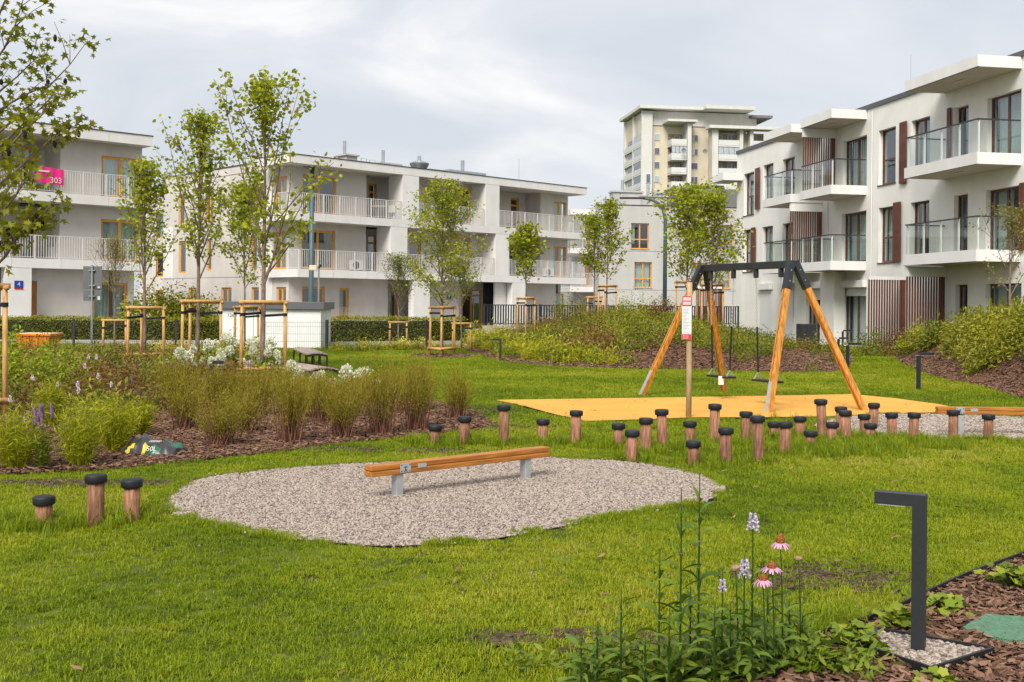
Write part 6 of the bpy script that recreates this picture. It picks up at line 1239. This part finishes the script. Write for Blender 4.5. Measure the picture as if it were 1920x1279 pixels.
# obedient plant spires
rg = np.random.default_rng(8); nq = 150; qz = rg.random(nq)**.8; qa = rg.uniform(0, 2*PI, nq); qr = (.026*(1-qz)+.006)*rg.uniform(.6, 1.1, nq)
flm = leafmesh(np.stack([qr*np.cos(qa), qr*np.sin(qa), qz*.105], -1), .019, OVAL*[1.7, 1], leafmat('lilac_bloom', [(.50, .40, .62), (.66, .57, .76), (.80, .74, .86), (.86, .84, .88)], .35), rg, up=.1, axis=np.stack([np.cos(qa), np.sin(qa), np.full(nq, -.25)], -1), name='flower_spire')
for i, (px, yt, y_, sc_, lb) in enumerate([(1412, 952, 4.85, 0.72, 'tall pale lilac flower spire above the coneflowers'), (1396, 1040, 4.8, 0.75, 'pale lilac flower spire beside the lowest coneflower'), (1355, 1066, 4.75, 0.5, 'small white lilac flower spire left of the coneflowers')]):
    t, tp = stem_to('obedient_plant', lb, px, yt, y_, 230+i, ls=.13, nn=9, cat='flower', leaf_to=.6, group='pale lilac flower spires'); inst(flm, 'flower_spire', t, (tp.x, tp.y, tp.z-.10), (0, 0, i), (sc_,)*3)
    mb = MB()
    for k_ in range(8): mb.tube([(tp.x, tp.y, tp.z-.03+k_*.004), (tp.x+.006*math.cos(k_*2), tp.y+.006*math.sin(k_*2), tp.z-.028+k_*.004)], .002, 4)
    mb.build('buds', m_lime, t)
# coneflowers
m_cone = M('flower_cone', (.24, .055, .012), .7, .5, 160, col2=(.42, .14, .02), bump=1.0, bscale=170); m_pink = M('pink_petal', (.50, .23, .38), .55, .25, 14, stretch=(1, 1, 1), col2=(.62, .30, .48))
def coneflower(label, px, py, y_, sc_, tilt, petals=True, seed=0, cone=1.):
    tp = P(px, py, y_); b = on((tp.x+.02, y_+.02)); t, q = leafy_stem('coneflower', label, b, tp.z-b.z, 250+seed, ls=.12, nn=5, cat='flower', leaf_to=.45, group='pink coneflowers', lean=(tp.x-b.x, tp.y-b.y), r0=.005); rng = random.Random(seed); hd = []
    c_ = MB().lathe([(.004, -.012), (.020, -.008), (.024, .004), (.021, .018*cone), (.013, .030*cone), (.004, .035*cone)], 16).build('cone', m_cone if petals else M('seed_head', (.30, .20, .10), .8, .3, 80, bump=.8), t, smooth=True); c_.location = q; c_.rotation_euler = tilt; c_.scale = (sc_,)*3
    if not petals: return
    for k_ in range(15):
        a_ = 2*PI*k_/15+rng.uniform(-.1, .1); L_ = .048*rng.uniform(.8, 1.12); mb = MB(); n_ = 4; v = []
        for j in range(n_+1):
            f = j/n_; wd = .0135*(math.sin(PI*min(.93, f*.8+.18)))**.7; rd = .016+L_*f*(1-.18*f); zz = -.003-.022*f*f*rng.uniform(.8, 1.25)
            v += [(rd, -wd/2, zz-.001), (rd, 0, zz+.0015), (rd, wd/2, zz-.001)]
        mb.add(v, [w_ for j in range(n_) for w_ in ((3*j, 3*j+3, 3*j+4, 3*j+1), (3*j+1, 3*j+4, 3*j+5, 3*j+2))]); o = mb.build('petal', m_pink, t, smooth=True); o.location = q; o.rotation_euler = (tilt[0], tilt[1], a_); o.scale = (sc_,)*3
coneflower('pink coneflower with the tallest orange cone, topmost of three', 1463, 1016, 4.85, .85, (-.05, .1, 0), seed=1, cone=1.3); coneflower('pink coneflower, middle of the three, wide drooping petals', 1447, 1064, 4.8, .85, (.1, -.05, 0), seed=2); coneflower('pink coneflower with a flat dark cone, lowest of the three', 1430, 1085, 4.75, .85, (.25, .15, 0), seed=3, cone=.7)
coneflower('faded coneflower seed head left of the lilac spires', 1379, 1066, 4.8, .95, (.0, -.3, 0), False, 4, .5); coneflower('faded coneflower seed head right of the pink ones', 1497, 1048, 4.95, .8, (0, .1, 0), False, 5, .5)
# lobed leaf clumps in the bark
LOBE = np.array([(.5*(1+.16*math.cos(5*a))*math.sin(a)*(1 if abs(a) < 2.9 else .3), -.5*(1+.16*math.cos(5*a))*math.cos(a)) for a in np.linspace(-PI, PI, 27)[:-1]])
m_alch = leafmat('leaf_lobed', [(.055, .11, .010), (.09, .16, .014), (.14, .21, .02), (.20, .26, .05)], .3)
for i, (px, py, r_, h_, n_, lb) in enumerate([(1900, 1108, .16, .16, 34, 'lobed light green leaf clump at the right edge of the bark bed'), (1765, 1152, .12, .10, 22, 'lobed green leaf clump behind the garden lamp'), (1690, 1182, .11, .12, 26, 'lobed green leaf clump left of the garden lamp'), (1604, 1222, .13, .13, 30, 'lobed green leaf clump left of the gravel pad'), (1540, 1262, .13, .10, 24, 'lobed green leaf clump at the bottom edge by the weeds'), (1760, 1287, .09, .06, 14, 'small green leaf clump in front of the gravel pad')]):
    rng = np.random.default_rng(300+i); t = thing('lobed_leaf_plant', lb, 'plant', G(px, py), 0, 'lobed leaf clumps'); n_ = int(n_*2.2); C = rng.normal(0, .5, (n_, 3))*[r_, r_, 0]; C[:, 2] = h_*rng.uniform(.45, 1, n_)*(1-.5*np.hypot(C[:, 0], C[:, 1])/(2*r_)); inst(leafmesh(C, .054, LOBE, m_alch, rng, up=1.3, droop=0, name='leaves', flat=True), 'leaves', t)
    mb = MB()
    for c in C: mb.tube([(c[0]*.15, c[1]*.15, 0), tuple(c)], .002, 4, False)
    mb.build('stalks', m_near, t)
q = [G(*p) for p in ((1803, 1190), (1848, 1164), (1925, 1170), (1960, 1190), (1930, 1216), (1880, 1212), (1840, 1200))]; c = sum(q, Vector())/len(q); t = MB().prism([(p.x-c.x, p.y-c.y) for p in q], .014, .038).build('green_mesh_mat', M('green_plastic', (.10, .22, .13), .6, .25, 40, bump=.8, bscale=120)); t.location = c; tag(t, 'green plastic mesh mat half covered by bark at the right edge', 'mat')
